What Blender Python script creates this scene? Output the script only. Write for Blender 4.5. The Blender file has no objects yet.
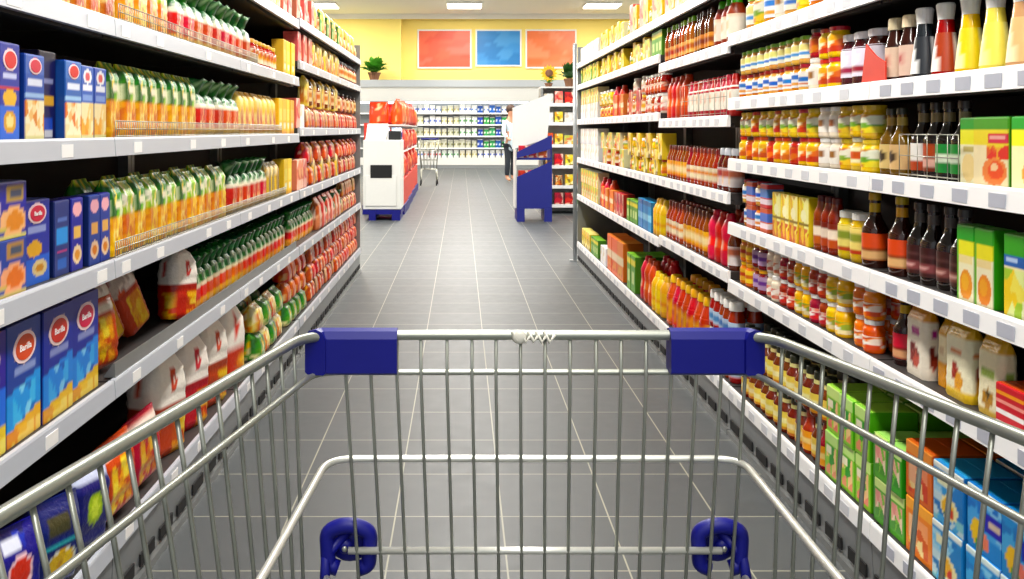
import bpy, math, random
import numpy as np
from mathutils import Vector, Matrix
random.seed(7)
S = bpy.context.scene
COL = S.collection
H = 1.2          # eye height
F = 880.0        # focal length in pixels of the 1024 px wide frame
PI = math.pi

def lin(c):
    if isinstance(c, str):
        c = tuple(int(c[i:i+2], 16) for i in (0, 2, 4))
    r = []
    for v in c:
        v = v/255.0
        r.append(v/12.92 if v <= .04045 else ((v+.055)/1.055)**2.4)
    return tuple(r)

# ------------------------------------------------------------ materials
def mat(name, col=None, rough=.5, metal=0, attr=False, noise=0.0, scale=30, spec=.5, emit=None, estr=0, coat=0, bump=0, trans=0):
    m = bpy.data.materials.new(name); m.use_nodes = True
    nt = m.node_tree; b = nt.nodes['Principled BSDF']
    b.inputs['Roughness'].default_value = rough
    b.inputs['Metallic'].default_value = metal
    b.inputs['Specular IOR Level'].default_value = spec
    b.inputs['Coat Weight'].default_value = coat
    b.inputs['Transmission Weight'].default_value = trans
    src = None
    if attr:
        a = nt.nodes.new('ShaderNodeVertexColor'); a.layer_name = 'Col'; src = a.outputs['Color']
    elif col is not None:
        b.inputs['Base Color'].default_value = (*lin(col), 1)
    if noise or bump:
        tc = nt.nodes.new('ShaderNodeTexCoord'); n = nt.nodes.new('ShaderNodeTexNoise')
        n.inputs['Scale'].default_value = scale; n.inputs['Detail'].default_value = 3
        nt.links.new(tc.outputs['Object'], n.inputs['Vector'])
        if noise:
            mr = nt.nodes.new('ShaderNodeMapRange'); mr.inputs['To Min'].default_value = 1-noise; mr.inputs['To Max'].default_value = 1+noise
            nt.links.new(n.outputs['Fac'], mr.inputs['Value'])
            vm = nt.nodes.new('ShaderNodeVectorMath'); vm.operation = 'SCALE'
            if src: nt.links.new(src, vm.inputs[0])
            else: vm.inputs[0].default_value = lin(col)
            nt.links.new(mr.outputs['Result'], vm.inputs['Scale']); src = vm.outputs['Vector']
        if bump:
            bp = nt.nodes.new('ShaderNodeBump'); bp.inputs['Strength'].default_value = bump; bp.inputs['Distance'].default_value = .004
            nt.links.new(n.outputs['Fac'], bp.inputs['Height']); nt.links.new(bp.outputs['Normal'], b.inputs['Normal'])
    if attr:   # no two prints of a batch are exactly the same tone
        oi = nt.nodes.new('ShaderNodeObjectInfo'); hs = nt.nodes.new('ShaderNodeHueSaturation')
        r1 = nt.nodes.new('ShaderNodeMapRange'); r1.inputs['To Min'].default_value = .484; r1.inputs['To Max'].default_value = .516
        r2 = nt.nodes.new('ShaderNodeMapRange'); r2.inputs['To Min'].default_value = .8; r2.inputs['To Max'].default_value = 1.12
        wn = nt.nodes.new('ShaderNodeTexWhiteNoise'); wn.noise_dimensions = '1D'
        nt.links.new(oi.outputs['Random'], r1.inputs['Value']); nt.links.new(oi.outputs['Random'], wn.inputs['W']); nt.links.new(wn.outputs['Value'], r2.inputs['Value'])
        nt.links.new(r1.outputs['Result'], hs.inputs['Hue']); nt.links.new(r2.outputs['Result'], hs.inputs['Value']); hs.inputs['Saturation'].default_value = 1.08
        nt.links.new(src, hs.inputs['Color']); src = hs.outputs['Color']
    if src: nt.links.new(src, b.inputs['Base Color'])
    if emit is not None:
        b.inputs['Emission Color'].default_value = (*lin(emit), 1); b.inputs['Emission Strength'].default_value = estr
    return m

M = dict(
    card=mat('printed_card', attr=True, rough=.42, noise=.06, scale=60),
    film=mat('printed_film', attr=True, rough=.3, noise=.08, scale=90, bump=.5),
    glass=mat('filled_glass', attr=True, rough=.1, noise=.06, scale=40, coat=.3),
    plastic=mat('coloured_plastic', attr=True, rough=.35, noise=.04, scale=50),
    shelf=mat('shaded_shelf_enamel', '2e2b2a', rough=.5, noise=.04, scale=8),  # shade between the shelves is put into this charcoal body colour
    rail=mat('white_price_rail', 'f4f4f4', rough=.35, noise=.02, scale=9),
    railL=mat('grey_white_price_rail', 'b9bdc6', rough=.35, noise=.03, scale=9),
    tagf=mat('faint_paper_tag', 'd6d8de', rough=.6, noise=.03),
    tag=mat('grey_paper_tag', 'b4b7c4', rough=.6, noise=.05),
    tagw=mat('white_paper_tag', 'f6f4f2', rough=.6, noise=.03),
    back=mat('dark_back_panel', '2a2523', rough=.7, noise=.2, scale=5),
    upright=mat('grey_upright_steel', '8f9190', rough=.35, metal=.6, noise=.05),
    kick=mat('grey_kick_plate', '85888a', rough=.4, metal=.3, noise=.05),
    dark=mat('black_void', '0c0c0d', rough=.8, noise=.1),
    wire=mat('galvanised_wire', 'a8a79a', rough=.3, metal=.8, noise=.06),
    chrome=mat('zinc_plated_wire', 'a2a59b', rough=.36, metal=.7, noise=.08, scale=20),
    ring=mat('lit_zinc_wire', 'd4d4cc', rough=.32, metal=.55, noise=.06, scale=20),  # light falling on the rings from above, put into a paler zinc colour
    blue=mat('royal_blue_plastic', '070c74', rough=.45, spec=.35, noise=.08, scale=25),
    navy=mat('dark_blue_card', '0c1878', rough=.5, noise=.06, scale=6),
    white=mat('white_card', 'e2e2dd', rough=.6, noise=.03),
    red=mat('red_card', 'd8331f', rough=.5, noise=.05),
    yellow=mat('yellow_wall_paint', 'f8e07c', rough=.8, noise=.04, scale=2),
    ceil=mat('white_ceiling', 'efece2', rough=.9, noise=.03),
    wallw=mat('pale_wall_paint', 'e6e2d6', rough=.85, noise=.04, scale=2),
    steel=mat('brushed_steel', 'a6aaac', rough=.35, metal=.5, noise=.05),
    black=mat('black_rubber', '151515', rough=.6, noise=.1),
    leaf=mat('green_leaf', '4f9a2a', rough=.5, noise=.3, scale=20),
    leafd=mat('dark_green_leaf', '2c5d22', rough=.5, noise=.3, scale=20),
    petal=mat('yellow_petal', 'f2b810', rough=.6, noise=.1),
    pot=mat('brown_pot', '7a5238', rough=.7, noise=.1),
    coatw=mat('pale_blue_cloth', 'cfe2ea', rough=.85, noise=.06, scale=12),
    trouser=mat('dark_trouser_cloth', '2a3038', rough=.9, noise=.1),
    skin=mat('skin', 'c98f70', rough=.55, noise=.05),
    hair=mat('brown_hair', '4a3020', rough=.6, noise=.2, scale=60),
    lamp=mat('lamp_diffuser', 'ffffff', rough=.5, emit='fff6e6', estr=6),
    lampcold=mat('cooler_tube', 'ffffff', rough=.5, emit='f4faff', estr=5),
    tape=mat('clear_tape', 'd9d5c8', rough=.3, noise=.1, scale=80),
)

# ------------------------------------------------------------ object helpers
def link(o, parent=None):
    COL.objects.link(o)
    if parent is not None: o.parent = parent
    return o
def tag(o, label=None, cat=None, group=None, kind=None):
    if label: o['label'] = label
    if cat: o['category'] = cat
    if group: o['group'] = group
    if kind: o['kind'] = kind
    return o
def empty(name, loc=(0, 0, 0), rz=0, parent=None):
    o = bpy.data.objects.new(name, None); o.location = loc; o.rotation_euler = (0, 0, rz)
    o.empty_display_size = .05
    return link(o, parent)

class G:
    """raw geometry: verts, faces, vertex colours, one material per chunk"""
    def __init__(s): s.v = []; s.f = []; s.c = []; s.m = []; s.sm = []; s.mats = []
    def add(s, v, f, m, c=None, smooth=False):
        o = len(s.v); s.v += [tuple(p) for p in v]
        s.c += list(c) if c is not None else [(.8, .8, .8)]*len(v)
        if m not in s.mats: s.mats.append(m)
        k = s.mats.index(m)
        for q in f:
            s.f.append(tuple(i+o for i in q)); s.m.append(k); s.sm.append(smooth)
        return s
    def merge(s, g):
        o = len(s.v); s.v += g.v; s.c += g.c
        for q, k, sm in zip(g.f, g.m, g.sm):
            mm = g.mats[k]
            if mm not in s.mats: s.mats.append(mm)
            s.f.append(tuple(i+o for i in q)); s.m.append(s.mats.index(mm)); s.sm.append(sm)
        return s
    def box(s, x0, y0, z0, x1, y1, z1, m, c=None):
        v = [(x, y, z) for z in (z0, z1) for y in (y0, y1) for x in (x0, x1)]
        f = [(0, 2, 3, 1), (4, 5, 7, 6), (0, 1, 5, 4), (2, 6, 7, 3), (0, 4, 6, 2), (1, 3, 7, 5)]
        return s.add(v, f, m, [c]*8 if c else None)
    def bbox(s, x0, y0, z0, x1, y1, z1, m, b=.004):
        """box with chamfered edges"""
        b = min(b, (x1-x0)*.45, (y1-y0)*.45, (z1-z0)*.45)
        vs = {}; V = []
        def P(i, j, k, ax):
            key = (i, j, k, ax)
            if key not in vs:
                x = (x0, x1)[i]; y = (y0, y1)[j]; z = (z0, z1)[k]
                sx, sy, sz = (1, -1)[i]*b, (1, -1)[j]*b, (1, -1)[k]*b
                if ax == 0: y += sy; z += sz
                elif ax == 1: x += sx; z += sz
                else: x += sx; y += sy
                vs[key] = len(V); V.append((x, y, z))
            return vs[key]
        Fc = []
        for i in (0, 1):
            q = [P(i, 0, 0, 0), P(i, 1, 0, 0), P(i, 1, 1, 0), P(i, 0, 1, 0)]; Fc.append(q if i else q[::-1])
            q = [P(0, i, 0, 1), P(1, i, 0, 1), P(1, i, 1, 1), P(0, i, 1, 1)]; Fc.append(q if not i else q[::-1])
            q = [P(0, 0, i, 2), P(1, 0, i, 2), P(1, 1, i, 2), P(0, 1, i, 2)]; Fc.append(q if i else q[::-1])
        for a in (0, 1):
            for c in (0, 1):
                q = [P(0, a, c, 1), P(1, a, c, 1), P(1, a, c, 2), P(0, a, c, 2)]; Fc.append(q if a != c else q[::-1])
                q = [P(a, 0, c, 0), P(a, 1, c, 0), P(a, 1, c, 2), P(a, 0, c, 2)]; Fc.append(q if a == c else q[::-1])
                q = [P(a, c, 0, 0), P(a, c, 1, 0), P(a, c, 1, 1), P(a, c, 0, 1)]; Fc.append(q if a != c else q[::-1])
        for i in (0, 1):
            for j in (0, 1):
                for k in (0, 1):
                    q = [P(i, j, k, 0), P(i, j, k, 1), P(i, j, k, 2)]; Fc.append(q if (i+j+k) % 2 else q[::-1])
        return s.add(V, Fc, m)
    def prism(s, pts, axis, a0, a1, m):
        """extrude 2D polygon along axis 0/1/2"""
        def P(p, a):
            return (a, p[0], p[1]) if axis == 0 else ((p[0], a, p[1]) if axis == 1 else (p[0], p[1], a))
        n = len(pts); v = [P(p, a0) for p in pts]+[P(p, a1) for p in pts]
        f = [tuple(range(n))[::-1], tuple(range(n, 2*n))]+[(i, (i+1) % n, n+(i+1) % n, n+i) for i in range(n)]
        return s.add(v, f, m)
    def tube(s, pts, r, m, n=8, closed=False):
        pts = [Vector(p) for p in pts]; N = len(pts); V = []; Fc = []
        up = None
        for i, p in enumerate(pts):
            if closed: d = (pts[(i+1) % N]-pts[i-1])
            else: d = (pts[min(i+1, N-1)]-pts[max(i-1, 0)])
            d.normalize()
            if up is None:
                up = Vector((0, 0, 1)) if abs(d.z) < .9 else Vector((1, 0, 0))
            a = d.cross(up).normalized(); up = a.cross(d).normalized()
            rr = r if not isinstance(r, (list, tuple)) else r[i]
            for k in range(n):
                t = 2*PI*k/n; V.append(p+(a*math.cos(t)+up*math.sin(t))*rr)
        for i in range(N if closed else N-1):
            j = (i+1) % N
            for k in range(n):
                l = (k+1) % n; Fc.append((i*n+k, i*n+l, j*n+l, j*n+k))
        if not closed:
            Fc.append(tuple(range(n))[::-1]); Fc.append(tuple((N-1)*n+k for k in range(n)))
        return s.add(V, Fc, m, smooth=True)
    def sphere(s, c, rx, ry, rz, m, n=10, k=7, col=None):
        V = []; Fc = []
        for i in range(k+1):
            ph = PI*i/k
            for j in range(n):
                t = 2*PI*j/n
                V.append((c[0]+rx*math.sin(ph)*math.cos(t), c[1]+ry*math.sin(ph)*math.sin(t), c[2]-rz*math.cos(ph)))
        for i in range(k):
            for j in range(n):
                l = (j+1) % n; Fc.append((i*n+j, i*n+l, (i+1)*n+l, (i+1)*n+j))
        return s.add(V, Fc, m, [col]*len(V) if col else None, smooth=True)
    def data(s, name):
        me = bpy.data.meshes.new(name); me.from_pydata(s.v, [], s.f)
        for m in s.mats: me.materials.append(M[m])
        me.polygons.foreach_set('material_index', s.m)
        me.polygons.foreach_set('use_smooth', s.sm)
        ca = me.color_attributes.new('Col', 'FLOAT_COLOR', 'POINT')
        arr = np.ones((len(s.v), 4), dtype=np.float32); arr[:, :3] = np.array(s.c, dtype=np.float32)
        ca.data.foreach_set('color', arr.ravel())
        me.update()
        return me
    def obj(s, name, parent=None, loc=None, rz=0):
        o = bpy.data.objects.new(name, s.data(name))
        if loc is not None: o.location = loc; o.rotation_euler = (0, 0, rz)
        return link(o, parent)

def fillet(pts, r, k=6):
    out = []
    P = [Vector(p) for p in pts]
    out.append(P[0])
    for i in range(1, len(P)-1):
        a = (P[i-1]-P[i]); b = (P[i+1]-P[i]); q = min(r, a.length*.45, b.length*.45)
        A = P[i]+a.normalized()*q; B = P[i]+b.normalized()*q
        for j in range(k+1):
            t = j/k; out.append(A*(1-t)**2+P[i]*2*t*(1-t)+B*t*t)
    out.append(P[-1])
    return out

# ------------------------------------------------------------ printed artwork
def art_eval(layers, U, V):
    n = len(U); C = np.zeros((n, 3)); C[:] = .8
    for L in layers:
        k = L[0]
        if k == 'b': C[:] = lin(L[1]); continue
        if k == 'h': msk = (V >= L[1]) & (V <= L[2]); C[msk] = lin(L[3])
        elif k == 'r': msk = (U >= L[1]) & (V >= L[2]) & (U <= L[3]) & (V <= L[4]); C[msk] = lin(L[5])
        elif k == 'o': msk = ((U-L[1])/L[3])**2+((V-L[2])/L[4])**2 <= 1; C[msk] = lin(L[5])
        elif k == 'n':
            u0, v0, u1, v1, cols, cnt, sd = L[1:8]
            rg = random.Random(sd); pu = np.array([rg.uniform(u0, u1) for _ in range(cnt)]); pv = np.array([rg.uniform(v0, v1) for _ in range(cnt)])
            pc = np.array([lin(rg.choice(cols)) for _ in range(cnt)])
            msk = (U >= u0) & (V >= v0) & (U <= u1) & (V <= v1)
            if msk.any():
                d = (U[msk][:, None]-pu)**2+((V[msk][:, None]-pv)*1.4)**2
                C[msk] = pc[d.argmin(1)]
        elif k == 'd':   # slanted boundary: everything below the line v < a + b*u
            msk = V < L[1]+L[2]*U; C[msk] = lin(L[3])
    return C

def sect_rect(w, d, nf, r=.004, ns=4):
    P = []
    def edge(x0, y0, x1, y1, n, face, ua, ub):
        for i in range(n+1):
            t = i/n; P.append((x0+(x1-x0)*t, y0+(y1-y0)*t, face, ua+(ub-ua)*t))
    hw, hd = w/2, d/2
    edge(-hw+r, -hd, hw-r, -hd, nf, 'f', 0, 1)
    edge(hw, -hd+r, hw, hd-r, ns, 's', 0, 1)
    edge(hw-r, hd, -hw+r, hd, 2, 's', 0, 1)
    edge(-hw, hd-r, -hw, -hd+r, ns, 's', 0, 1)
    return P
def sect_round(n=16):
    P = []
    for i in range(n):
        t = -PI+2*PI*i/n
        x, y = math.cos(t), math.sin(t)
        P.append((x, y, 'f', (x+1)/2 if y <= 0 else (1-x)/2))
    return P
def loft(rings, sec, art, mat_, h, smooth=False, sart=None, top=None, z0=0):
    """rings: (z, sx, sy, ox, oy); sec: perimeter points; art over v = (z-z0)/h"""
    n = len(sec); V = []; U = []; W = []; side = []
    for (z, sx, sy, ox, oy) in rings:
        for (x, y, fc, u) in sec:
            V.append((x*sx+ox, y*sy+oy, z)); U.append(u); W.append((z-z0)/h); side.append(fc == 's')
    U = np.array(U); W = np.array(W); side = np.array(side)
    C = art_eval(art, U, W)
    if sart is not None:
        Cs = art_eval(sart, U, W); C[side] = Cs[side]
    C = [tuple(c) for c in C]
    Fc = []
    R = len(rings)
    for i in range(R-1):
        for k in range(n):
            l = (k+1) % n; Fc.append((i*n+k, i*n+l, (i+1)*n+l, (i+1)*n+k))
    g = G(); g.add(V, Fc, mat_, C, smooth)
    t = lin(top) if top else C[-1]
    g.add([V[k] for k in range(n)], [tuple(range(n))[::-1]], mat_, [C[0]]*n)
    g.add([V[(R-1)*n+k] for k in range(n)], [tuple(range(n))], mat_, [t]*n)
    return g
def prof(keys, nv):
    """resample (z, ...) keys to about nv rings, keeping the keys"""
    out = []
    tot = keys[-1][0]-keys[0][0]
    for a, b in zip(keys[:-1], keys[1:]):
        k = max(1, int(round(nv*(b[0]-a[0])/max(tot, 1e-6))))
        for i in range(k):
            t = i/k; out.append(tuple(p+(q-p)*t for p, q in zip(a, b)))
    out.append(tuple(keys[-1]))
    return out
# ------------------------------------------------------------ kinds of goods
# every kind: builder(detail) -> list of (part name, G, part label or None)
KINDS = {}
class Kind:
    def __init__(s, name, cat, desc, w, d, h, fn):
        s.name, s.cat, s.desc, s.w, s.d, s.h, s.fn = name, cat, desc, w, d, h, fn
        s.cache = {}
    def meshes(s, detail):
        if detail not in s.cache:
            parts = s.fn(detail)
            if detail == 0:
                g = G()
                for p in parts: g.merge(p[1])
                s.cache[0] = [(s.name, g.data(s.name), None)]
            else:
                s.cache[detail] = [(p[0], p[1].data(p[0]), p[2] if len(p) > 2 else None) for p in parts]
        return s.cache[detail]
def K(key, name, cat, desc, w, d, h, fn): KINDS[key] = Kind(name, cat, desc, w, d, h, fn)

def text_geo(txt, size, colr, m='card', ext=.0004):
    cu = bpy.data.curves.new('t', 'FONT'); cu.body = txt; cu.size = size; cu.align_x = 'CENTER'; cu.align_y = 'CENTER'; cu.extrude = ext
    cu.resolution_u = 2
    o = bpy.data.objects.new('t', cu); COL.objects.link(o)
    dg = bpy.context.evaluated_depsgraph_get(); me = o.evaluated_get(dg).to_mesh()
    # lay it on the front (-y) face
    v = [(p.co.x, -p.co.z, p.co.y) for p in me.vertices]; f = [tuple(p.vertices) for p in me.polygons]
    o.evaluated_get(dg).to_mesh_clear(); bpy.data.objects.remove(o); bpy.data.curves.remove(cu)
    g = G(); g.add(v, f, m, [lin(colr)]*len(v)); return g
def shift(g, x, y, z):
    g.v = [(a+x, b+y, c+z) for a, b, c in g.v]; return g

def carton(key, name, desc, w, d, h, art, sart=None, top='dddddd', nf=24, nv=36, oval=None, cat=None, panel=None):
    def fn(detail):
        f_, v_ = (nf, nv) if detail else (max(5, nf//2), max(8, nv//2))
        keys = [(0, .985, .985, 0, 0), (.003, 1, 1, 0, 0), (h-.003, 1, 1, 0, 0), (h, .98, .98, 0, 0)]
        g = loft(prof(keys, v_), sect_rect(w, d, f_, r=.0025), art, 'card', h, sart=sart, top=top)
        parts = [('box_body', g)]
        if detail:
            fl = G(); fl.box(-w*.46, -d*.42, h+.0001, w*.46, d*.42, h+.0015, 'card', lin(top))
            fl.box(-w*.46, -.0006, h+.0015, w*.46, .0006, h+.0022, 'card', tuple(c*.8 for c in lin(top)))
            parts.append(('top_flap', fl))
        if oval and detail:
            u, v, ru, rv, txt = oval
            g2 = G(); cx, cz = -w/2+w*u, h*v
            for (s_, c, y) in ((1, 'f6d9dc', -.0012), (.8, 'd8202a', -.002)):
                n = 28
                V = [(cx+ru*w*s_*math.cos(2*PI*i/n), -d/2+y, cz+rv*h*s_*math.sin(2*PI*i/n)) for i in range(n)]
                V += [(x, -d/2-.0002, z) for x, _, z in V]
                g2.add(V, [tuple(range(n))]+[(i, n+i, n+(i+1) % n, (i+1) % n) for i in range(n)], 'card', [lin(c)]*2*n)
            if txt:
                g2.merge(shift(text_geo(txt, rv*h*.62, 'ffffff'), cx, -d/2-.0026, cz))
            parts.append(('emblem', g2, 'red oval emblem with a white rim'))
        return parts
    K(key, name, cat or 'box', desc, w, d, h, fn)

def pouch(key, name, desc, w, d, h, art, nf=12, nv=18, kind='pillow', m='film', cat='bag', clip=None):
    """pillow: sealed flat top; crown: neck tied and leaves/film flaring over it; round: bulging top"""
    def fn(detail):
        f_, v_ = (nf, nv) if detail else (6, 10)
        if kind == 'pillow':
            keys = [(0, .9, .75, 0, 0), (h*.06, .98, .98, 0, 0), (h*.4, 1, 1, 0, 0), (h*.75, .97, .8, 0, 0), (h*.9, .96, .35, 0, 0), (h*.96, .98, .06, 0, 0), (h, .98, .05, 0, 0)]
        elif kind == 'crown':
            keys = [(0, .9, .8, 0, 0), (h*.08, 1, 1, 0, 0), (h*.5, 1, 1, 0, 0), (h*.64, .86, .8, 0, 0), (h*.72, .5, .42, 0, 0)]
        elif kind == 'gusset':
            keys = [(0, .95, .95, 0, 0), (h*.05, 1, 1, 0, 0), (h*.8, .98, .92, 0, 0), (h*.9, .97, .6, 0, 0), (h*.96, .96, .2, 0, 0), (h, .95, .08, 0, 0)]
        else:
            keys = [(0, .86, .8, 0, 0), (h*.06, .98, .96, 0, 0), (h*.4, 1, 1, 0, 0), (h*.62, 1.02, 1.02, 0, 0), (h*.8, .94, .92, 0, 0), (h*.93, .68, .6, 0, 0), (h, .3, .25, 0, 0)]
        rings = prof(keys, v_)
        rg = random.Random(key)
        rings = [(z, sx*(1+rg.uniform(-.025, .025)), sy*(1+rg.uniform(-.03, .03)), rg.uniform(-.001, .001), 0) if 0 < i < len(rings)-1 else (z, sx, sy, a, b) for i, (z, sx, sy, a, b) in enumerate(rings)]
        g = loft(rings, sect_rect(w, d, f_, r=min(w, d)*.22), art, m, h, smooth=True)
        parts = [('bag_body', g)]
        if kind == 'crown':
            c = G(); nn = 14 if detail else 8; V = []; Fc = []; cc = []
            cols = [lin(x) for x in clip]
            L = 4
            for j in range(L+1):
                t = j/L
                for i in range(nn):
                    a = 2*PI*i/nn; wob = 1+.22*math.sin(i*2.4+j)*t
                    rx = w*(.24+.26*t**.6)*wob; ry = d*(.2+.36*t)*wob
                    V.append((rx*math.cos(a), ry*math.sin(a), h*(.70+.28*t+.03*math.sin(i*1.9)*t)))
                    cc.append(cols[rg.randrange(len(cols))])
            for j in range(L):
                for i in range(nn):
                    l = (i+1) % nn; Fc.append((j*nn+i, j*nn+l, (j+1)*nn+l, (j+1)*nn+i))
            V.append((0, 0, h*.86)); cc.append(cols[0])
            for i in range(nn): Fc.append((L*nn+i, L*nn+(i+1) % nn, len(V)-1))
            c.add(V, Fc, m, cc, True)
            parts.append(('gathered_top', c))
        return parts
    K(key, name, cat, desc, w, d, h, fn)

def bottle(key, name, desc, prof_, body, lab=None, cap=None, h=None, n=16, m='glass', cat='bottle', neck=None, squash=1):
    """prof_: (z, r) list; lab: (z0, z1, art); cap: (z0, z1, r0, r1, colour)"""
    w = 2*max(r for _, r in prof_); top = cap[1] if cap else prof_[-1][0]
    def rad(z):
        for (a, ra), (b, rb) in zip(prof_[:-1], prof_[1:]):
            if a <= z <= b: return ra+(rb-ra)*(z-a)/max(b-a, 1e-6)
        return prof_[-1][1]
    def fn(detail):
        n_ = n if detail else 9
        base = [('b', body)] if isinstance(body, str) else body
        sec = sect_round(n_)
        rr = prof([(z, r, r*squash, 0, 0) for z, r in prof_], 14 if detail else 7)
        parts = [('glass_body' if m == 'glass' else 'bottle_body', loft(rr, sec, base, m, prof_[-1][0], smooth=True))]
        if lab:
            z0, z1, art = lab
            kk = 10 if detail else 5
            rr = [(z0+(z1-z0)*i/kk, rad(z0+(z1-z0)*i/kk)+.0006, (rad(z0+(z1-z0)*i/kk)+.0006)*squash, 0, 0) for i in range(kk+1)]
            parts.append(('label', loft(rr, sec, art, 'card', z1-z0, smooth=True, z0=z0)))
        if neck:
            z0, z1, c = neck
            rr = [(z, rad(z)+.0005, (rad(z)+.0005), 0, 0) for z in (z0, (z0+z1)/2, z1)]
            parts.append(('neck_band', loft(rr, sec, [('b', c)], 'card', z1-z0, smooth=True, z0=z0)))
        if cap:
            z0, z1, r0, r1, c = cap
            rr = [(z0, r0, r0, 0, 0), (z0+(z1-z0)*.15, r0, r0, 0, 0), (z1-(z1-z0)*.12, r1, r1, 0, 0), (z1, r1*.86, r1*.86, 0, 0)]
            parts.append(('cap' if cap[1]-cap[0] > .012 and w < .075 else 'lid', loft(rr, sec, [('b', c)], 'plastic', z1-z0, smooth=detail == 0, z0=z0)))
        return parts
    K(key, name, cat, desc, w, w, top, fn)

def jar(key, desc, r, h, content, art, lid, lab=(.18, .72), name='jar', n=16):
    hl = h*.14
    bottle(key, name, desc, [(0, r*.9), (h*.04, r), (h*.70, r), (h*.8, r*.82), (h*.9, r*.8)], content,
           (h*lab[0], h*lab[1], art), (h-hl, h, r*.86, r*.86, lid), cat='jar', n=n)

def photo(u0, v0, u1, v1, cols, cnt, sd): return ('n', u0, v0, u1, v1, cols, cnt, sd)
PASTA = ['f3a81c', 'f6c445', 'e88a12', 'fbe08a', 'd9780f']
GREEN = ['2f8a1f', '63b02a', '9ccc3a', 'e9efc0', '1d6018']
REDS = ['d22a18', 'e8552a', 'b01812', 'f2a03a']
# ---- left side
NAVY = '0e1c84'
carton('pb_tall', 'pasta_box', 'blue pasta box with red oval', .078, .045, .19,
       [('b', '17349c'), ('o', .5, .83, .34, .11, 'f4d6da'), ('o', .5, .83, .27, .08, 'd8303a'), ('r', .15, .63, .85, .68, 'c8cfee'), ('h', .52, .56, 'c73048'),
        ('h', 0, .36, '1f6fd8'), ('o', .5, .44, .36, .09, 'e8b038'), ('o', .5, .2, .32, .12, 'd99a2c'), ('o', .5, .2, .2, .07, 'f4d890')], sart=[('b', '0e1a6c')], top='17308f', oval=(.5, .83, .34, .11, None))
carton('pb_cream', 'pasta_box', 'blue and cream spaghetti box', .082, .045, .175,
       [('b', '2a54b4'), ('h', .78, 1, '4a6cc0'), ('o', .5, .87, .3, .09, 'e04a50'), ('r', .12, .64, .9, .72, 'dfe4f6'), ('h', .5, .56, '9fc0ea'),
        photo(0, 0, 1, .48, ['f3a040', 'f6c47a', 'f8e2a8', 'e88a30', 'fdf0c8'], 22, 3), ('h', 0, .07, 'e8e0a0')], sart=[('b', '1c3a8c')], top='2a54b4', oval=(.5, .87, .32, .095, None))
carton('pb_navy', 'pasta_box', 'dark navy pasta box', .078, .045, .19,
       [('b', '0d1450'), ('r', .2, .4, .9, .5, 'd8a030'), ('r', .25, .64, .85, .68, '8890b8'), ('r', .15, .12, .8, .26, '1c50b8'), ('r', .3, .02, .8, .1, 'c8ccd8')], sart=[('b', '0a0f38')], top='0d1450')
carton('pb_pale', 'pasta_box', 'pale blue topped noodle box', .07, .045, .17,
       [('b', '3560bc'), ('o', .5, .86, .36, .1, 'f0f0f4'), ('o', .5, .86, .2, .06, 'e06068'), ('r', .1, .66, .9, .74, 'e8ecf8'), ('r', .1, .54, .9, .6, '7fa0dc'),
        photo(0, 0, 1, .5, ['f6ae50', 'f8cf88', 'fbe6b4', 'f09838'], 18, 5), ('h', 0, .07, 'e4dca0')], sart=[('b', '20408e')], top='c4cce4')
carton('pb_flat', 'pasta_box', 'wide blue box with orange pasta bowl', .15, .06, .11,
       [('b', '16309a'), ('o', .2, .55, .13, .2, 'f0d0d8'), ('o', .2, .55, .1, .15, 'd02a38'), ('r', .5, .66, .92, .9, 'b08a48'), ('r', .58, .7, .86, .86, '3c4660'), ('o', .66, .3, .34, .26, 'f0b080'), ('o', .7, .3, .22, .17, 'e07c28'), ('h', 0, .06, 'e0d080'), ('r', 0, .1, .45, .2, 'c9b65a')],
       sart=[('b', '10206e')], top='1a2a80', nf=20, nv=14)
carton('pb_mid', 'pasta_box', 'royal blue macaroni box with red oval', .11, .05, .175,
       [('b', '1530a4'), ('o', .5, .84, .34, .12, 'f4d6da'), ('o', .5, .84, .27, .09, 'd8303a'), ('r', .16, .62, .84, .68, '98a4d8'), ('o', .4, .42, .3, .1, 'e8ab38'),
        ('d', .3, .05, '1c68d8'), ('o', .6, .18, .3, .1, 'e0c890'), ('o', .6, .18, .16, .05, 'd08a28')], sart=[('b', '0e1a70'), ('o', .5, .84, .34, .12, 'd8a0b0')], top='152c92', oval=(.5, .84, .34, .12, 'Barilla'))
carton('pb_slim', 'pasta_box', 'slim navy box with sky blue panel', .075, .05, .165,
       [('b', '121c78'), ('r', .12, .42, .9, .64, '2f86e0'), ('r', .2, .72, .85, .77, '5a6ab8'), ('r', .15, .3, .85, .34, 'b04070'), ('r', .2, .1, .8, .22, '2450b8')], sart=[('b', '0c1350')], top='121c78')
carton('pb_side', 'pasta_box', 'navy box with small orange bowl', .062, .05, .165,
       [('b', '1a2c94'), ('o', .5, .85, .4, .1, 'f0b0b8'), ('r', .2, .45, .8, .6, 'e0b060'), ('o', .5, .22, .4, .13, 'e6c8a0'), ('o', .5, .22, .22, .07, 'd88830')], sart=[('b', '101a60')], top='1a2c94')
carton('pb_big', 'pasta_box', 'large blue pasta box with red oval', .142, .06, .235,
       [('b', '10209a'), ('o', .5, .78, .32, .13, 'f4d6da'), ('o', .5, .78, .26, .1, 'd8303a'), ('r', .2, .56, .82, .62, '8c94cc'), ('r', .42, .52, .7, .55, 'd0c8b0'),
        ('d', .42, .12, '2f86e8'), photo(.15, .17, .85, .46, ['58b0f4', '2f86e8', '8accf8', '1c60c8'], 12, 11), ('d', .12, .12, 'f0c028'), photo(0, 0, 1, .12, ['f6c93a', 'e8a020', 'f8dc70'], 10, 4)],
       sart=[('b', '0c1670')], top='141f80', nf=22, nv=30, oval=(.5, .78, .33, .135, 'Barilla'))
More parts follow.
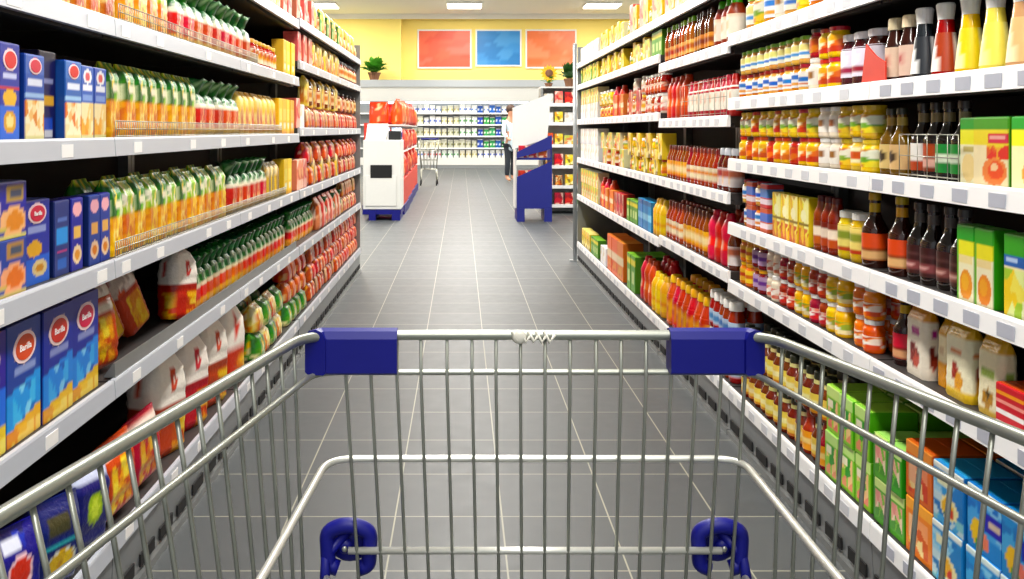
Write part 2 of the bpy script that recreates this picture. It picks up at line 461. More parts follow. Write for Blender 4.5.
pouch('ybag', 'pasta_bag', 'yellow pasta bag with green top', .088, .06, .195,
      [photo(0, 0, 1, .55, PASTA, 34, 21), photo(0, .5, 1, 1.01, GREEN+['d8e060', 'f0d040'], 26, 22), ('r', .3, .62, .75, .72, 'f4ead0')], kind='gusset')
pouch('ybag2', 'pasta_bag', 'orange pasta bag with leafy print', .088, .06, .185,
      [photo(0, 0, 1, .6, ['f0961c', 'f4b83a', 'e07c14', 'f8d060'], 30, 31), photo(0, .55, 1, 1.01, ['8fc032', 'c9d848', 'f0e070', '4c9a22', 'f6f0d8'], 26, 32)], kind='gusset')
pouch('rbag', 'pasta_bag', 'red banded bag with green gathered top', .098, .07, .2,
      [('b', 'e8a83a'), ('h', 0, .16, 'f0c060'), ('h', .13, .47, 'd02a18'), photo(.08, .13, .92, .46, ['e04828', 'c02010', 'e8a080', 'd03018', 'f0c890'], 14, 41), ('h', .47, .54, 'e8dcc4'), photo(0, .54, 1, 1.01, ['2c8038', '1a6426', 'd8e0c8', '3c9448', '124c1a'], 16, 42)],
      kind='crown', clip=['1a6426', '2c8a38', '124c1a', '1f7430', '9cc490'])
pouch('rbag_dark', 'pasta_bag', 'orange noodle bag with dark green gathered top', .075, .06, .185,
      [('b', 'e07828'), ('h', 0, .2, 'f0b050'), ('h', .2, .38, 'e04a20'), ('h', .38, .47, 'f0dcb8'), photo(0, .47, 1, 1.01, ['16602a', '2c8a38', '0f4a1c', 'c8d8b8', '3c9a48'], 16, 43)], kind='crown', clip=['16602a', '0f4a1c', '2a8a3a', '3c9a48'])
pouch('ebag', 'noodle_bag', 'pale yellow egg noodle bag', .08, .06, .18,
      [('b', 'f0c860'), photo(0, .1, 1, .55, ['f0d890', 'e8a84a', 'f4e4b0', 'c86a3a'], 20, 51), ('r', .25, .1, .45, .6, 'c8502c'), ('r', .65, .1, .8, .6, 'c8602c'), ('h', .62, .85, 'f4d878')], kind='gusset')
pouch('bbag', 'noodle_bag', 'yellow bag with dark brown window', .08, .06, .17,
      [('b', 'ecc858'), ('r', .12, .15, .4, .6, '6a3c1c'), ('r', .6, .15, .88, .6, '5a3418'), photo(0, .65, 1, 1, ['f6e8b8', 'e8b850', '9a8a60'], 12, 52)], kind='gusset')
carton('ycarton', 'noodle_box', 'bright yellow noodle carton', .09, .06, .175,
       [('b', 'f6cc2c'), ('h', 0, .12, 'e8a81c'), ('r', .15, .4, .85, .7, 'f8e070'), ('o', .5, .25, .3, .1, 'f0f0d0')], sart=[('b', 'e8b820')], top='f0d050')
pouch('wrbag', 'pasta_bag', 'white topped red and yellow bag', .13, .09, .235,
      [('b', 'f6eee4'), ('h', 0, .42, 'c41810'), ('r', .5, 0, 1, .38, 'f0a020'), photo(.5, 0, 1, .36, ['f4b830', 'e88a18', 'f8d060', 'c83a14'], 14, 61), ('h', .42, .5, 'b01410'),
       ('r', .42, .6, .5, .8, 'c82020'), ('r', .5, .73, .62, .8, 'd03030'), ('r', .5, .6, .6, .66, 'd85050'), ('o', .62, .7, .05, .05, 'd03030')], kind='round', nv=26, nf=18)
pouch('ryslack', 'pasta_bag', 'red and orange bag with clear neck', .12, .08, .24,
      [('b', 'c81c10'), photo(.28, .05, .95, .55, ['f0a428', 'e88018', 'f6c850', 'f6b838'], 20, 71), ('h', .58, .64, 'b81812'), photo(0, .64, 1, 1.01, ['e8dcd4', 'c8b8b0', 'd84838', 'b8a8a0', 'f2ece6'], 18, 72)], kind='round', nv=24, nf=16)
pouch('redpack', 'noodle_pack', 'red noodle brick pack', .11, .08, .12,
      [('b', 'd83226'), photo(0, .1, 1, .9, ['e04828', 'b01c12', 'f0903a', 'c83a20', 'd82c1c', '7a2014'], 18, 81), ('r', .1, .46, .6, .56, 'f2dcc0')], kind='pillow')
pouch('pinkpack', 'rice_pack', 'salmon pink rice pack', .13, .08, .2,
      [('b', 'e07a68'), photo(0, 0, 1, .95, ['e08068', 'c85040', 'f0b090', 'a83828', 'd87050'], 20, 82), ('o', .5, .5, .34, .2, 'f0d0c0')], kind='pillow')
pouch('brownpack', 'snack_pack', 'brown and orange snack pack', .09, .07, .13,
      [photo(0, 0, 1, 1.01, ['c8602c', 'a03a1c', 'e8a060', 'f0d0a0', '6a2c18', 'd84030'], 26, 91)], kind='pillow')
pouch('orangepack', 'snack_pack', 'orange snack pack', .12, .09, .11,
      [photo(0, 0, 1, 1.01, ['e8602a', 'f08038', 'd04018', 'f6c890', 'c82818'], 24, 92)], kind='pillow')
pouch('greenbag', 'vegetable_bag', 'leafy green and yellow bag', .13, .1, .12,
      [photo(0, 0, 1, 1.01, ['3a8a2a', '1f5c1c', 'f0c028', 'e8e0a0', '6aa83a', '2c7030'], 28, 93)], kind='pillow')
pouch('goldbag', 'pasta_bag', 'golden bag with orange stripe', .12, .09, .12,
      [photo(0, 0, 1, 1.01, ['f0c040', 'f4d878', 'e88a30', 'f8ecc0', 'e0603a'], 26, 94)], kind='pillow')
pouch('bluebag', 'pasta_bag', 'navy pasta bag with yellow panel', .15, .09, .19,
      [('b', '142080'), photo(0, .8, 1, 1.01, ['142080', '2c48b0', '0c1458'], 8, 3), ('r', .15, .82, .6, .93, 'dfe4f4'), ('o', .5, .6, .32, .17, 'f0c8d0'), ('o', .5, .6, .27, .135, 'd8202a'), ('d', .26, .08, '5a6ab4')], kind='pillow', nv=26, nf=18)
pouch('darkbag', 'pasta_bag', 'tall dark navy bag with silver print', .15, .1, .19,
      [('b', '0d1238'), photo(0, .3, 1, 1.01, ['0d1238', '1c2c8c', '0a0e28', '1a2460', 'c8d0e8', '10183c'], 22, 9)], kind='pillow', nv=20, nf=14)
pouch('bluebag2', 'pasta_bag', 'dark blue bag with golden pasta window', .15, .09, .17,
      [('b', '152468'), ('r', .1, .62, .7, .84, '3c3a20'), ('h', .5, .56, '3aa0a8'), ('o', .5, .28, .42, .2, 'd8e0d8'), ('o', .5, .28, .38, .17, 'd8a820'), photo(.2, .15, .8, .4, ['e0b428', 'c89018', 'f0c840'], 10, 12)], kind='pillow', nv=24, nf=16)
pouch('bluebag3', 'pasta_bag', 'navy bag with lime green circle', .15, .09, .18,
      [('b', '1c2468'), ('o', .5, .5, .25, .2, '9cb828'), ('o', .5, .5, .15, .12, 'c8d850'), ('h', .82, .9, 'c0c8e0')], kind='pillow', nv=20, nf=14)
pouch('redorange', 'pasta_bag', 'red bag with orange pasta print', .15, .09, .18,
      [('b', 'c8180e'), photo(.1, .1, .9, .8, ['e88a1c', 'f0b838', 'c81c10', 'f6d058', 'd03018'], 22, 14), ('h', .85, .95, 'f0e0d0')], kind='pillow', nv=20, nf=14)
jar('redjar_l', 'short jar of red paste', .035, .12, 'b83018', [('b', 'f0e0c0'), ('h', .2, .6, 'e0a040'), ('o', .5, .7, .2, .2, 'c03020')], 'd8a038')
jar('brownjar_l', 'brown jar with dark lid', .038, .14, '7a3a1c', [('b', 'f0d0a0'), ('h', .3, .7, 'c87838')], '2a1c18')
# ---- right side: dressing bottles
def dressing(key, desc, col, labc, capc='f2f2f0'):
    bottle(key, 'dressing_bottle', desc, [(0, .029), (.006, .031), (.05, .0268), (.1, .0202), (.132, .0165)], col,
           (.012, .1, [('b', col), ('d', 1.7, -2.0, labc)]), (.13, .168, .0172, .0205, capc), m='glass')
dressing('dr_black', 'black cone bottle with white label', '20252c', 'f0f0ee')
dressing('dr_red', 'red cone bottle with white label', 'a8281c', 'f2e6e0')
dressing('dr_yellow', 'bright yellow cone bottle', 'f2cc10', 'f8ecb0')
dressing('dr_pale', 'pale yellow cone bottle', 'f0e06a', 'f6ee9a')
dressing('dr_peach', 'peach coloured cone bottle', 'f0c088', 'f8e4b8')
bottle('beigecap', 'sauce_bottle', 'dark sauce bottle with beige cap', [(0, .024), (.01, .026), (.09, .0255), (.115, .018), (.135, .014)], '33180f',
       (.012, .086, [('b', 'efd2ba'), ('r', .3, .3, .7, .75, 'e8b8a4'), ('r', .35, .5, .65, .6, 'c05040')]), (.13, .16, .019, .018, 'ead9b4'))
jar('bigjar', 'large jar of dark red preserve', .038, .15, '4a1210', [('b', 'e4dcea'), ('h', .1, .3, '9a3040'), ('o', .5, .6, .28, .25, 'f6f2f0')], 'ece8ec')
jar('bluejar', 'small jar with blue and white label', .031, .088, 'c87838', [('b', 'f2f4f8'), ('h', .55, .85, '4a80d0'), ('h', .1, .3, 'e8a050')], '8a2418')
jar('greenlidjar', 'small jar with green lid', .031, .088, 'd8a058', [('b', 'f4f4e0'), ('h', .2, .45, '5890d8'), ('h', .6, .9, 'e8e08a')], '7cb83a')
jar('redlidjar', 'small jar with dark red lid', .031, .088, 'e8b060', [('b', 'f4f0e8'), ('h', .4, .7, '3a70c8'), ('h', .1, .25, 'd87838')], '981e16')
jar('yellowjar', 'yellow mustard jar', .033, .09, 'f0c020', [('b','f0d040'), photo(0,0,1,1.01,['f8d838','f0b020','f8f0c0','e87820','f4d848','c84818'],12,9)], 'c83018')
jar('whitejar', 'cream jar with white lid', .034, .1, 'f0e4cc', [('b', 'f6f0e6'), ('r', .3, .35, .7, .7, 'a06838')], 'f4f2ee')
jar('redsaucejar', 'red sauce jar with yellow label', .033, .09, 'b82a12', [('b','f0d040'), photo(0,0,1,1.01,['f0d040','e87820','b82a12','f8f0d0','d84018'],12,11)], '3a1c14')
jar('goldjar', 'golden jar with green label', .035, .09, 'e8b838', [('b','f0d040'), photo(0,0,1,1.01,['f4d850','7aa838','f0f0d8','e8b030','c87828','f6e070'],12,7)], 'e0c048')
jar('oiljar', 'oily jar with red label', .033, .1, 'd8b050', [('b', 'f0e4b8'), ('h', .35, .7, 'c84020'), ('h', .0, .12, 'f0c040')], 'dcd8c0')
def darkbottle(key, desc, body, art, capc, h=.2, r=.029, neckc=None, name='sauce_bottle'):
    bottle(key, name, desc, [(0, r*.94), (.006, r), (h*.52, r), (h*.66, r*.55), (h*.74, r*.42), (h*.93, r*.4)], body,
           (h*.1, h*.46, art), (h*.9, h, r*.48, r*.46, capc), neck=(h*.74, h*.86, neckc) if neckc else None)
darkbottle('soy', 'black soy bottle with red label', '1a0f0c', [('b', '7a1810'), ('h', .2, .45, 'e0a8a0'), ('h', .6, .9, 'a82418')], '241a14', h=.18, neckc='8a7a50')
darkbottle('soyg', 'black soy bottle with green label', '17110c', [('b', '2c8a30'), ('h', .4, .65, 'e8f0d8')], '2a2018', h=.18, neckc='7a6c48')
darkbottle('soyw', 'black soy bottle with white label', '1a0f0c', [('b', 'e6e2dc'), ('h', .0, .35, 'b02818')], '241a14', h=.18, neckc='8a7a50')
darkbottle('oliveoil', 'amber oil bottle with cream label', '6a4a18', [('b', 'e8c88a'), ('o', .5, .5, .3, .25, '3a2c1c')], '2c2c1c', h=.17, neckc='b89a50')
darkbottle('goldneck', 'dark bottle with gold neck and red label', '2c0f0a', [('b', 'd83018'), ('h', 0, .45, '8a3018'), ('h', .1, .3, 'd8a878')], 'c8a030', h=.2, r=.033, neckc='d8a828')
darkbottle('clearblk', 'dark bottle with faint silver neck', '1c1210', [('b', '3a1512'), ('h', .15, .4, '8a4a48'), ('o', .5, .3, .2, .1, 'd8a8a0'), ('h', .65, .75, '5a3432')], '3c3634', h=.19, r=.03, neckc='5a504c')
bottle('brownsauce', 'sauce_bottle', 'tall brown red sauce bottle', [(0, .024), (.005, .026), (.11, .026), (.135, .016), (.15, .013)], '8a2410',
       (.02, .09, [('b', 'f0dcc8'), ('h', .0, .3, 'b8421c'), ('h', .75, 1, '7a1c10')]), (.147, .165, .014, .014, '5a1c10'))
bottle('ketchup', 'ketchup_bottle', 'red ketchup bottle with white label', [(0, .03), (.006, .034), (.11, .034), (.14, .022), (.155, .015)], 'b4180e',
       (.03, .125, [('b', 'f2eee0'), ('o', .5, .5, .2, .3, 'e4a888')]), (.15, .172, .017, .014, 'c82014'), m='plastic', squash=.8)
bottle('redbottle', 'ketchup_bottle', 'tall bright red bottle', [(0, .036), (.006, .042), (.06, .042), (.1, .036), (.15, .04), (.185, .026), (.195, .018)], 'd81e12',
       (.03, .13, [('b', 'd82418'), ('h', .3, .7, 'f0603a'), ('o', .5, .5, .2, .2, 'f4d0b0')]), (.19, .215, .02, .018, 'd03020'), m='plastic')
bottle('greencap', 'ketchup_bottle', 'dark red bottle with green cap', [(0, .038), (.006, .042), (.13, .042), (.165, .028), (.175, .022)], '8e1210',
       (.03, .125, [('b', 'f4e4d4'), ('o', .5, .5, .24, .22, 'e09868'), ('h', .85, 1, 'f0c8b0')]), (.17, .205, .024, .02, '5cb82a'), m='plastic')
bottle('thinbrown', 'sauce_bottle', 'slim amber bottle with green cap', [(0, .022), (.005, .024), (.12, .024), (.15, .014), (.17, .012)], 'a04a18',
       (.02, .08, [('b', 'e8b068'), ('h', .3, .6, 'b84a1c')]), (.165, .19, .014, .013, '8ac03a'))
bottle('thindark', 'sauce_bottle', 'slim brown bottle with dark cap', [(0, .024), (.005, .026), (.12, .026), (.15, .015), (.17, .013)], '5a2410',
       (.02, .08, [('b', 'd88a48'), ('h', .3, .6, '8a3418')]), (.165, .19, .014, .013, '3a1c10'))
bottle('chili', 'sauce_bottle', 'red chilli sauce bottle with cream label', [(0, .026), (.005, .028), (.1, .028), (.13, .016), (.15, .013)], 'a82c10',
       (.02, .085, [('b', 'f0e0c0'), ('h', .4, .75, 'e88a38'), ('h', .0, .15, 'b83018')]), (.147, .168, .015, .014, '8a2010'))
bottle('amber', 'sauce_bottle', 'amber sauce bottle with orange label', [(0, .026), (.005, .028), (.11, .028), (.14, .017), (.155, .014)], '8a3a12',
       (.02, .095, [('b', 'f0b04a'), ('h', .35, .6, 'f8e0a8'), ('h', .0, .12, 'c8581c')]), (.15, .172, .016, .015, '6a2810'))
bottle('silvercap', 'sauce_bottle', 'dark red bottle with silver cap', [(0, .03), (.005, .032), (.11, .032), (.14, .02), (.15, .018)], '5c120e',
       (.02, .095, [('b', 'e8dcdc'), ('h', .5, .8, 'b85a50'), ('r', .3, .1, .7, .4, 'f4c8a0')]), (.147, .175, .021, .02, 'c8ccd2'))
bottle('whitecap', 'sauce_bottle', 'red brown bottle with white cap', [(0, .03), (.005, .034), (.09, .034), (.12, .026), (.13, .025)], '9a2c14',
       (.02, .08, [('b', 'b8cce4'), ('h', .3, .6, '5a88c0'), ('h', .0, .15, 'c84828')]), (.126, .16, .03, .029, 'f4f2ee'))
bottle('yellowcap', 'juice_bottle', 'red juice bottle with yellow cap', [(0, .03), (.005, .033), (.1, .033), (.14, .02), (.15, .017)], 'd02a14',
       (.015, .11, [('b', 'e03a20'), photo(0, .05, 1, .95, ['f0a030', 'd82010', 'f8e0a0', 'c81c10', 'e85030'], 12, 99)]), (.147, .172, .021, .019, 'f6b820'))
bottle('smalljar_amber', 'condiment_bottle', 'amber bottle with yellow label and banded neck', [(0, .028), (.005, .031), (.075, .031), (.095, .02), (.12, .017)], '6a2408',
       (.012, .07, [('b', 'f4d468'), ('h', .35, .65, 'fbeeb0'), ('h', .0, .14, 'c87818')]), (.112, .135, .019, .018, '2a2c18'), neck=(.098, .11, 'd8cc8a'))
bottle('smalljar_red', 'condiment_bottle', 'red bottle with orange label', [(0, .028), (.005, .031), (.075, .031), (.095, .02), (.12, .017)], '98180c',
       (.012, .07, [('b', 'f0a838'), ('h', .35, .65, 'f6d888')]), (.112, .135, .019, .018, 'a02412'))
jar('wl_red', 'red jam jar with white lid', .036, .11, 'a01c14', [('b','d8a890'), photo(0,0,1,1.01,['c83a28','f0d8c4','a02018','e89878','f6f0e6','d85a38'],14,6), ('o', .5, .45, .2, .2, 'f8f4ec')], 'f0eeea', lab=(.12, .52))
jar('wl_yellow', 'yellow jar with white lid', .036, .11, 'f2b81c', [('b','f0d880'), photo(0,0,1,1.01,['f0c030','f6e8b0','9ab040','e88a28','f8f0d8','d8a020'],14,9), ('o', .5, .45, .2, .2, 'f8f4ec')], 'f0eeea', lab=(.12, .52))
jar('wl_orange', 'orange jar with white lid', .036, .11, 'f0741c', [('b','f0a070'), photo(0,0,1,1.01,['f08838','d84820','f6e0d0','e8602c','f4b080','c83818'],14,9), ('o', .5, .45, .2, .2, 'f8f4ec')], 'f0eeea', lab=(.12, .52))
jar('wl_cream', 'cream jar with white lid', .036, .11, 'e8d8c4', [('b','e0b8a0'), photo(0,0,1,1.01,['e8c8b0','d88070','f4e8dc','c85a48'],14,8), ('o', .5, .45, .2, .2, 'f8f4ec')], 'f0eeea', lab=(.12, .52))
jar('purplejar', 'purple labelled jar', .033, .095, '7a1c20', [('b', 'b89ac0'), ('h', .3, .6, '6a3c98')], 'e4a030')
jar('goldlid', 'amber jar with gold lid', .033, .095, 'd87818', [('b', 'f0c050'), ('h', .3, .6, 'c84c18')], 'e8b030')
jar('picklejar', 'jar of yellow pickles with white lid', .036, .135, 'c8a838', [('b', 'f0e080'), ('h', .5, .75, '8a9a3a'), ('h', .0, .15, 'b84818')], 'ecebe2')
carton('bluepot', 'spread_tub', 'blue and red spread tub', .07, .06, .085, [('b', 'c85848'), ('h', .45, .8, '5878c0'), ('h', .15, .4, 'e8d8e0')], top='b0b4d0', cat='tub')
carton('ypack', 'sauce_packet', 'bright yellow sauce packet', .075, .04, .15,
       [('b', 'f0d818'), photo(0, .35, 1, 1.01, ['f0d818', 'f4e84c', 'e8b81c', 'c8a020', 'f6f0a0'], 14, 16), ('o', .5, .62, .3, .13, 'f8f4c0'), ('h', .42, .48, '8a7020'), photo(0, 0, 1, .35, ['f0c020', 'e89a18', 'f6e868', 'd86a18'], 12, 15)], sart=[('b', 'e0c018')], top='e8d848')
SOUP = ['f0a030', 'f4cc78', 'e8781c', 'f8e8b8', 'f6e4c0']
carton('soup_green', 'soup_box', 'green topped soup box', .065, .05, .16,
       [('b', 'f6ecc8'), ('h', .8, 1, '34a01c'), ('h', .62, .8, 'f2e418'), ('r', .05, .5, .95, .6, 'f4dca0'), ('o', .55, .22, .38, .2, 'f0882a'), ('o', .5, .25, .22, .11, 'f4a848'), ('r', 0, 0, .1, .8, '78b83a')],
       sart=[('b', '3f9a28')], top='2c8c1c')
carton('soup_blue', 'soup_box', 'green soup box with blue band', .065, .05, .16,
       [('b', 'f2e8b0'), ('h', .76, 1, '34a01c'), ('h', .62, .76, '1c60b0'), ('r', .1, .66, .7, .71, 'b8d0f0'), photo(0, 0, 1, .58, ['f4e468', 'f0f0c8', 'a8cc48', 'f4d048', 'e8f0a0'], 16, 17)],
       sart=[('b', '3f9a28')], top='2c8c1c')
carton('soup_wide', 'soup_box', 'wide green box with red strip', .118, .05, .14,
       [('b', 'f6eab8'), ('h', .82, 1, '30a018'), ('h', .6, .82, 'f4e618'), ('r', .42, .64, 1, .78, 'dc2818'), ('r', .5, .69, .92, .73, 'f4b8a8'), photo(.4, .4, 1, .6, ['f0e020', 'e87820', 'f4c030', 'e85820'], 10, 18),
        ('o', .62, .22, .36, .2, 'f4a058'), ('o', .66, .24, .22, .13, 'f0763a'), ('o', .62, .28, .1, .06, 'f8d8a0')],
       sart=[('b', '3f9a28')], top='2c8c1c', nf=24)
carton('soup_narrow', 'soup_box', 'narrow green and yellow soup box', .065, .05, .14,
       [('b', 'f6ecc8'), ('h', .82, 1, '30a018'), ('h', .6, .82, 'f4e618'), ('o', .5, .25, .4, .22, 'f6d49a'), ('r', .2, .5, .8, .56, 'c8b070')], sart=[('b', '3f9a28')], top='2c8c1c')
pouch('cookie', 'cereal_pouch', 'cream pouch with brown fruit print', .105, .05, .185,
      [('b', 'fbf3de'), ('h', .8, 1.01, 'e8a820'), ('r', .3, .62, .75, .72, 'b83a88'), ('o', .5, .3, .3, .16, '8a3c28'), ('o', .6, .24, .2, .1, 'c86848'), ('o', .35, .42, .12, .07, '6a2418')], kind='gusset')
pouch('cookie2', 'cereal_pouch', 'cream pouch with orange fruit print', .105, .05, .185,
      [('b', 'fcf4d4'), ('h', .8, 1.01, 'e4b030'), ('r', .2, .58, .8, .66, 'e88a5a'), ('o', .45, .36, .2, .12, 'a82c28'), ('o', .65, .24, .22, .12, 'f0a030'), ('h', 0, .14, 'f4c850')], kind='gusset')
pouch('cookie3', 'cereal_pouch', 'cream pouch with green mark', .09, .05, .18,
      [('b', 'fbf2cc'), ('h', .8, 1.01, 'e8b428'), ('r', .15, .5, .85, .6, 'a4c05a'), ('o', .5, .22, .3, .12, 'b88838'), ('h', 0, .1, 'f0cc60'), ('o', .5, .26, .1, .06, '4a3c18')], kind='gusset')
pouch('cookieo', 'cereal_pouch', 'slim pouch with orange corner', .055, .05, .17,
      [('b', 'f8ecc8'), ('h', .8, 1.01, 'd8a028'), ('h', 0, .34, 'f0a028'), ('r', .2, .5, .8, .6, 'e0c8a0')], kind='gusset')
pouch('olivepack', 'rice_pouch', 'olive green rounded pouch', .1, .07, .15,
      [('b', 'b8b468'), ('h', 0, .2, 'd0c88a'), ('o', .5, .5, .36, .2, '4c5c20'), ('o', .5, .52, .22, .1, '78883a'), ('h', .8, 1.01, 'd8d4a0')], kind='round')
carton('redstripe', 'tea_box', 'red and orange striped tea box', .09, .06, .085,
       [('b', 'c82018'), ('h', .3, .42, 'f4f0ec'), ('h', .55, .64, 'f0a090'), ('h', .75, .85, 'f0a030'), ('h', 0, .12, 'f0eeea')], sart=[('b', 'a81812')], top='d83a30')
carton('orangetea', 'tea_box', 'orange tea box with blue base', .09, .06, .085,
       [('b', 'e88820'), ('h', 0, .2, '4a90d0'), ('r', .1, .45, .9, .7, 'f4d0a0')], sart=[('b', 'c86a18')], top='e89a38')
FR = ['5ab030', 'a0d048', 'f0e8b8', 'e88a70', '3c9a28', 'f4c890']
carton('greentea', 'tea_box', 'green herbal tea box', .088, .13, .132,
       [('b', '8cc43c'), ('h', .78, 1, 'c8e88a'), photo(.1, .1, .9, .75, FR, 16, 19), ('r', .1, .55, .5, .72, 'f2eacc')], sart=[('b', '5aa82c')], top='a4e05c')
carton('limetea', 'tea_box', 'lime green tea box with pink print', .088, .13, .132,
       [('b', '4ca832'), ('h', .8, 1, 'd0ec94'), photo(.15, .15, .9, .75, ['e8a090', 'f4e0c0', '3c9428', 'f0b8a0', '78c040'], 14, 29), ('r', 0, 0, .12, 1, '2c8c1c')], sart=[('b', '2c8c1c')], top='b4e878')
carton('orangebox', 'tea_box', 'orange fruit tea box', .12, .13, .132,
       [('b', 'e8731c'), ('h', .8, 1, 'f0a050'), photo(.1, .1, .85, .72, ['f0a838', 'e8641c', 'f6d898', 'd8480f', 'f09a70'], 14, 39), ('r', .1, .3, .4, .7, 'f0b890')], sart=[('b', 'd05c14')], top='e07828')
carton('bluebox', 'tea_box', 'sky blue box with yellow flowers', .12, .13, .132,
       [('b', '2c8ad0'), ('h', .88, 1, 'e8eee8'), photo(0, .5, 1, .86, ['4aa0e0', '7cc0ec', '2c80cc', '1c6cc0', 'a8d4ec'], 14, 49), ('r', .12, .66, .5, .8, 'e8e8c0'), photo(0, 0, 1, .5, ['3490d8', '5ab0e8', 'c8e0e8', '2478c0', '8accd8'], 14, 48), ('o', .55, .34, .3, .2, 'f4e8b0'), ('o', .5, .34, .2, .15, 'f4b818'), ('o', .62, .26, .1, .08, 'd84a30'), ('o', .42, .22, .07, .05, '3c6a20')],
       sart=[('b', '2470b8')], top='4a9cdc', nf=18, nv=20)
carton('bluebox2', 'tea_box', 'bright blue box with indigo badge', .12, .13, .132,
       [('b', '3c94d8'), ('h', .88, 1, 'd8e8e8'), photo(0, .3, 1, .86, ['5ab0e8', '3c94d8', '88c8ec', '2c7cc8'], 14, 59), ('r', .55, .4, 1, .7, '2430b0'), ('r', .62, .5, .95, .6, 'd8c0a8'), ('o', .3, .3, .2, .2, 'f4c020'), ('o', .5, .22, .16, .14, 'f08070'), ('o', .35, .12, .12, .08, '2c9a40')],
       sart=[('b', '2470b8')], top='3a8cd0', nf=18, nv=20)
carton('lightbox', 'food_box', 'pale boxed mix with yellow stripe', .13, .09, .12,
       [('b', 'f0ecc8'), photo(0, 0, 1, 1.01, ['f0e8b0', 'f0d050', 'c0cc60', 'f4f0d8', 'e8a060', 'f0c080'], 14, 62)], sart=[('b', 'e8e0b0')], top='f4f0dc')
carton('whitebox', 'food_box', 'white carton with grey print', .12, .09, .13,
       [('b', 'f2f2ee'), photo(0, 0, 1, 1.01, ['f4f4f0', 'e0e2e8', 'f0ece4', 'd0c0c8', 'e8d8c0'], 12, 71)], sart=[('b', 'e4e4e0')], top='fafafa')
carton('yellowbox', 'food_box', 'yellow carton with dark mark', .1, .08, .14,
       [('b', 'f0d860'), photo(0, 0, 1, 1.01, ['f4dc58', 'f8ecb0', 'e8a030', 'f0c840', '8a7030', 'f4e488'], 14, 70)], sart=[('b', 'e8c848')], top='f8e888')
carton('pinkbox', 'food_box', 'pink carton with red edge', .1, .08, .16,
       [('b', 'f0a090'), photo(0, 0, 1, 1.01, ['e88070', 'f0b8a8', 'd05848', 'f8e0d0', 'e8a078'], 14, 73)], sart=[('b', 'e07868')], top='f4b8a8')
carton('orangebox2', 'food_box', 'orange carton with cream band', .12, .08, .15,
       [('b', 'f07830'), ('h', .4, .6, 'f6e0b8'), photo(.1, .1, .9, .35, ['f0a040', 'd84818'], 8, 66)], sart=[('b', 'd86020')], top='f09048')
carton('redbox', 'food_box', 'red carton with pale label', .11, .08, .15,
       [('b', 'd02c20'), photo(0, 0, 1, 1.01, ['d02c20', 'e05038', 'a81c14', 'f0c8b0', 'c83a28'], 14, 72)], sart=[('b', 'a82018')], top='d84838')
carton('greencan', 'food_box', 'green carton with yellow edge', .08, .07, .14,
       [('b', '5a9a2c'), ('h', .7, .9, 'e8d838'), ('r', .2, .2, .8, .55, 'c8dc90')], sart=[('b', '3f7a1c')], top='7ab83a')
carton('bluecan', 'food_box', 'tall blue carton', .075, .07, .17,
       [('b', '2484c8'), ('h', .35, .55, '8cc8ec'), ('h', .85, 1, '1c5c98')], sart=[('b', '1c6098')], top='4aa0d8')
bottle('mustardtall', 'sauce_bottle', 'tall yellow bottle', [(0, .036), (.006, .04), (.14, .04), (.165, .028), (.175, .02)], 'f0b818',
       (.03, .12, [('b', 'f4cc38'), ('h', .3, .6, 'e89a18')]), (.17, .2, .022, .018, 'f4c828'), m='plastic')
# dairy goods in the far cooler
for k_, (c1, c2, dsc) in enumerate([('f4f4f2', '5878c8', 'white dairy tub with blue print'), ('e8e4cc', 'b0a860', 'cream dairy tub with yellow print'), ('e8f0e8', '4c9a50', 'white dairy tub with green print'),
                                    ('2c58b0', 'd8e0f0', 'blue dairy pack'), ('3c9a58', 'e0f0d8', 'green dairy pack'), ('c8c8b4', '80804c', 'beige dairy pack'), ('f0f0f0', 'd85040', 'white dairy tub with red print')]):
    carton('dairy%d' % k_, 'dairy_tub', dsc, .15, .14, .24, [('b', c1), ('h', .3, .6, c2), ('r', .25, .35, .75, .55, c1), ('h', .9, 1, 'e8e8e4')], sart=[('b', c1)], top='f0f0f0', nf=4, nv=6, cat='tub')
pouch('redsnack', 'snack_bag', 'red and orange snack bag', .3, .16, .36, [photo(0, 0, 1, 1.01, ['d8301c', 'f06a28', 'c01c14', 'f4b890', 'e84c30'], 16, 77)], kind='pillow')
pouch('orsnack', 'snack_bag', 'orange and white snack bag', .3, .16, .36, [photo(0, 0, 1, 1.01, ['f07a38', 'f0e0d0', 'd84820', 'e8a070', 'c83018'], 18, 79)], kind='pillow')
pouch('blsnack', 'snack_bag', 'blue and white snack bag', .28, .16, .3, [photo(0, 0, 1, 1.01, ['3458b0', 'e8ecf4', '2c3c80', '88a0d8'], 12, 78)], kind='pillow')
LP, LPB, WS, EXPO = 58, 205, 0.8, 0.0
# ------------------------------------------------------------ shelving
XL, XR = -.85, 1.05
LEV = {
 'L1': [.20, .582, .878, 1.178, 1.472, 1.772], 'L2': [.20, .582, .878, 1.21, 1.565, 1.79],
 'R1': [.19, .61, .836, 1.085, 1.32, 1.57], 'R3': [.19, .64, .95, 1.255, 1.545, 1.795], 'R4': [.19, .62, .95, 1.29, 1.60, 1.795]}
def bay_of(side, Y):
    if side == 'L': return 'L1' if Y < 4.63 else 'L2'
    return 'R1' if Y < 3.465 else ('R3' if Y < 4.675 else 'R4')
TAGG = {}
def tag_mesh(w, m, s):
    k = (w, m, s)
    if k not in TAGG:
        g = G(); g.box(*sorted_box(s*-.0022, 0, .007, s*-.0005, w, .035), m); TAGG[k] = g.data('price_tag')
    return TAGG[k]
def sorted_box(x0, y0, z0, x1, y1, z1):
    return min(x0, x1), min(y0, y1), min(z0, z1), max(x0, x1), max(y0, y1), max(z0, z1)
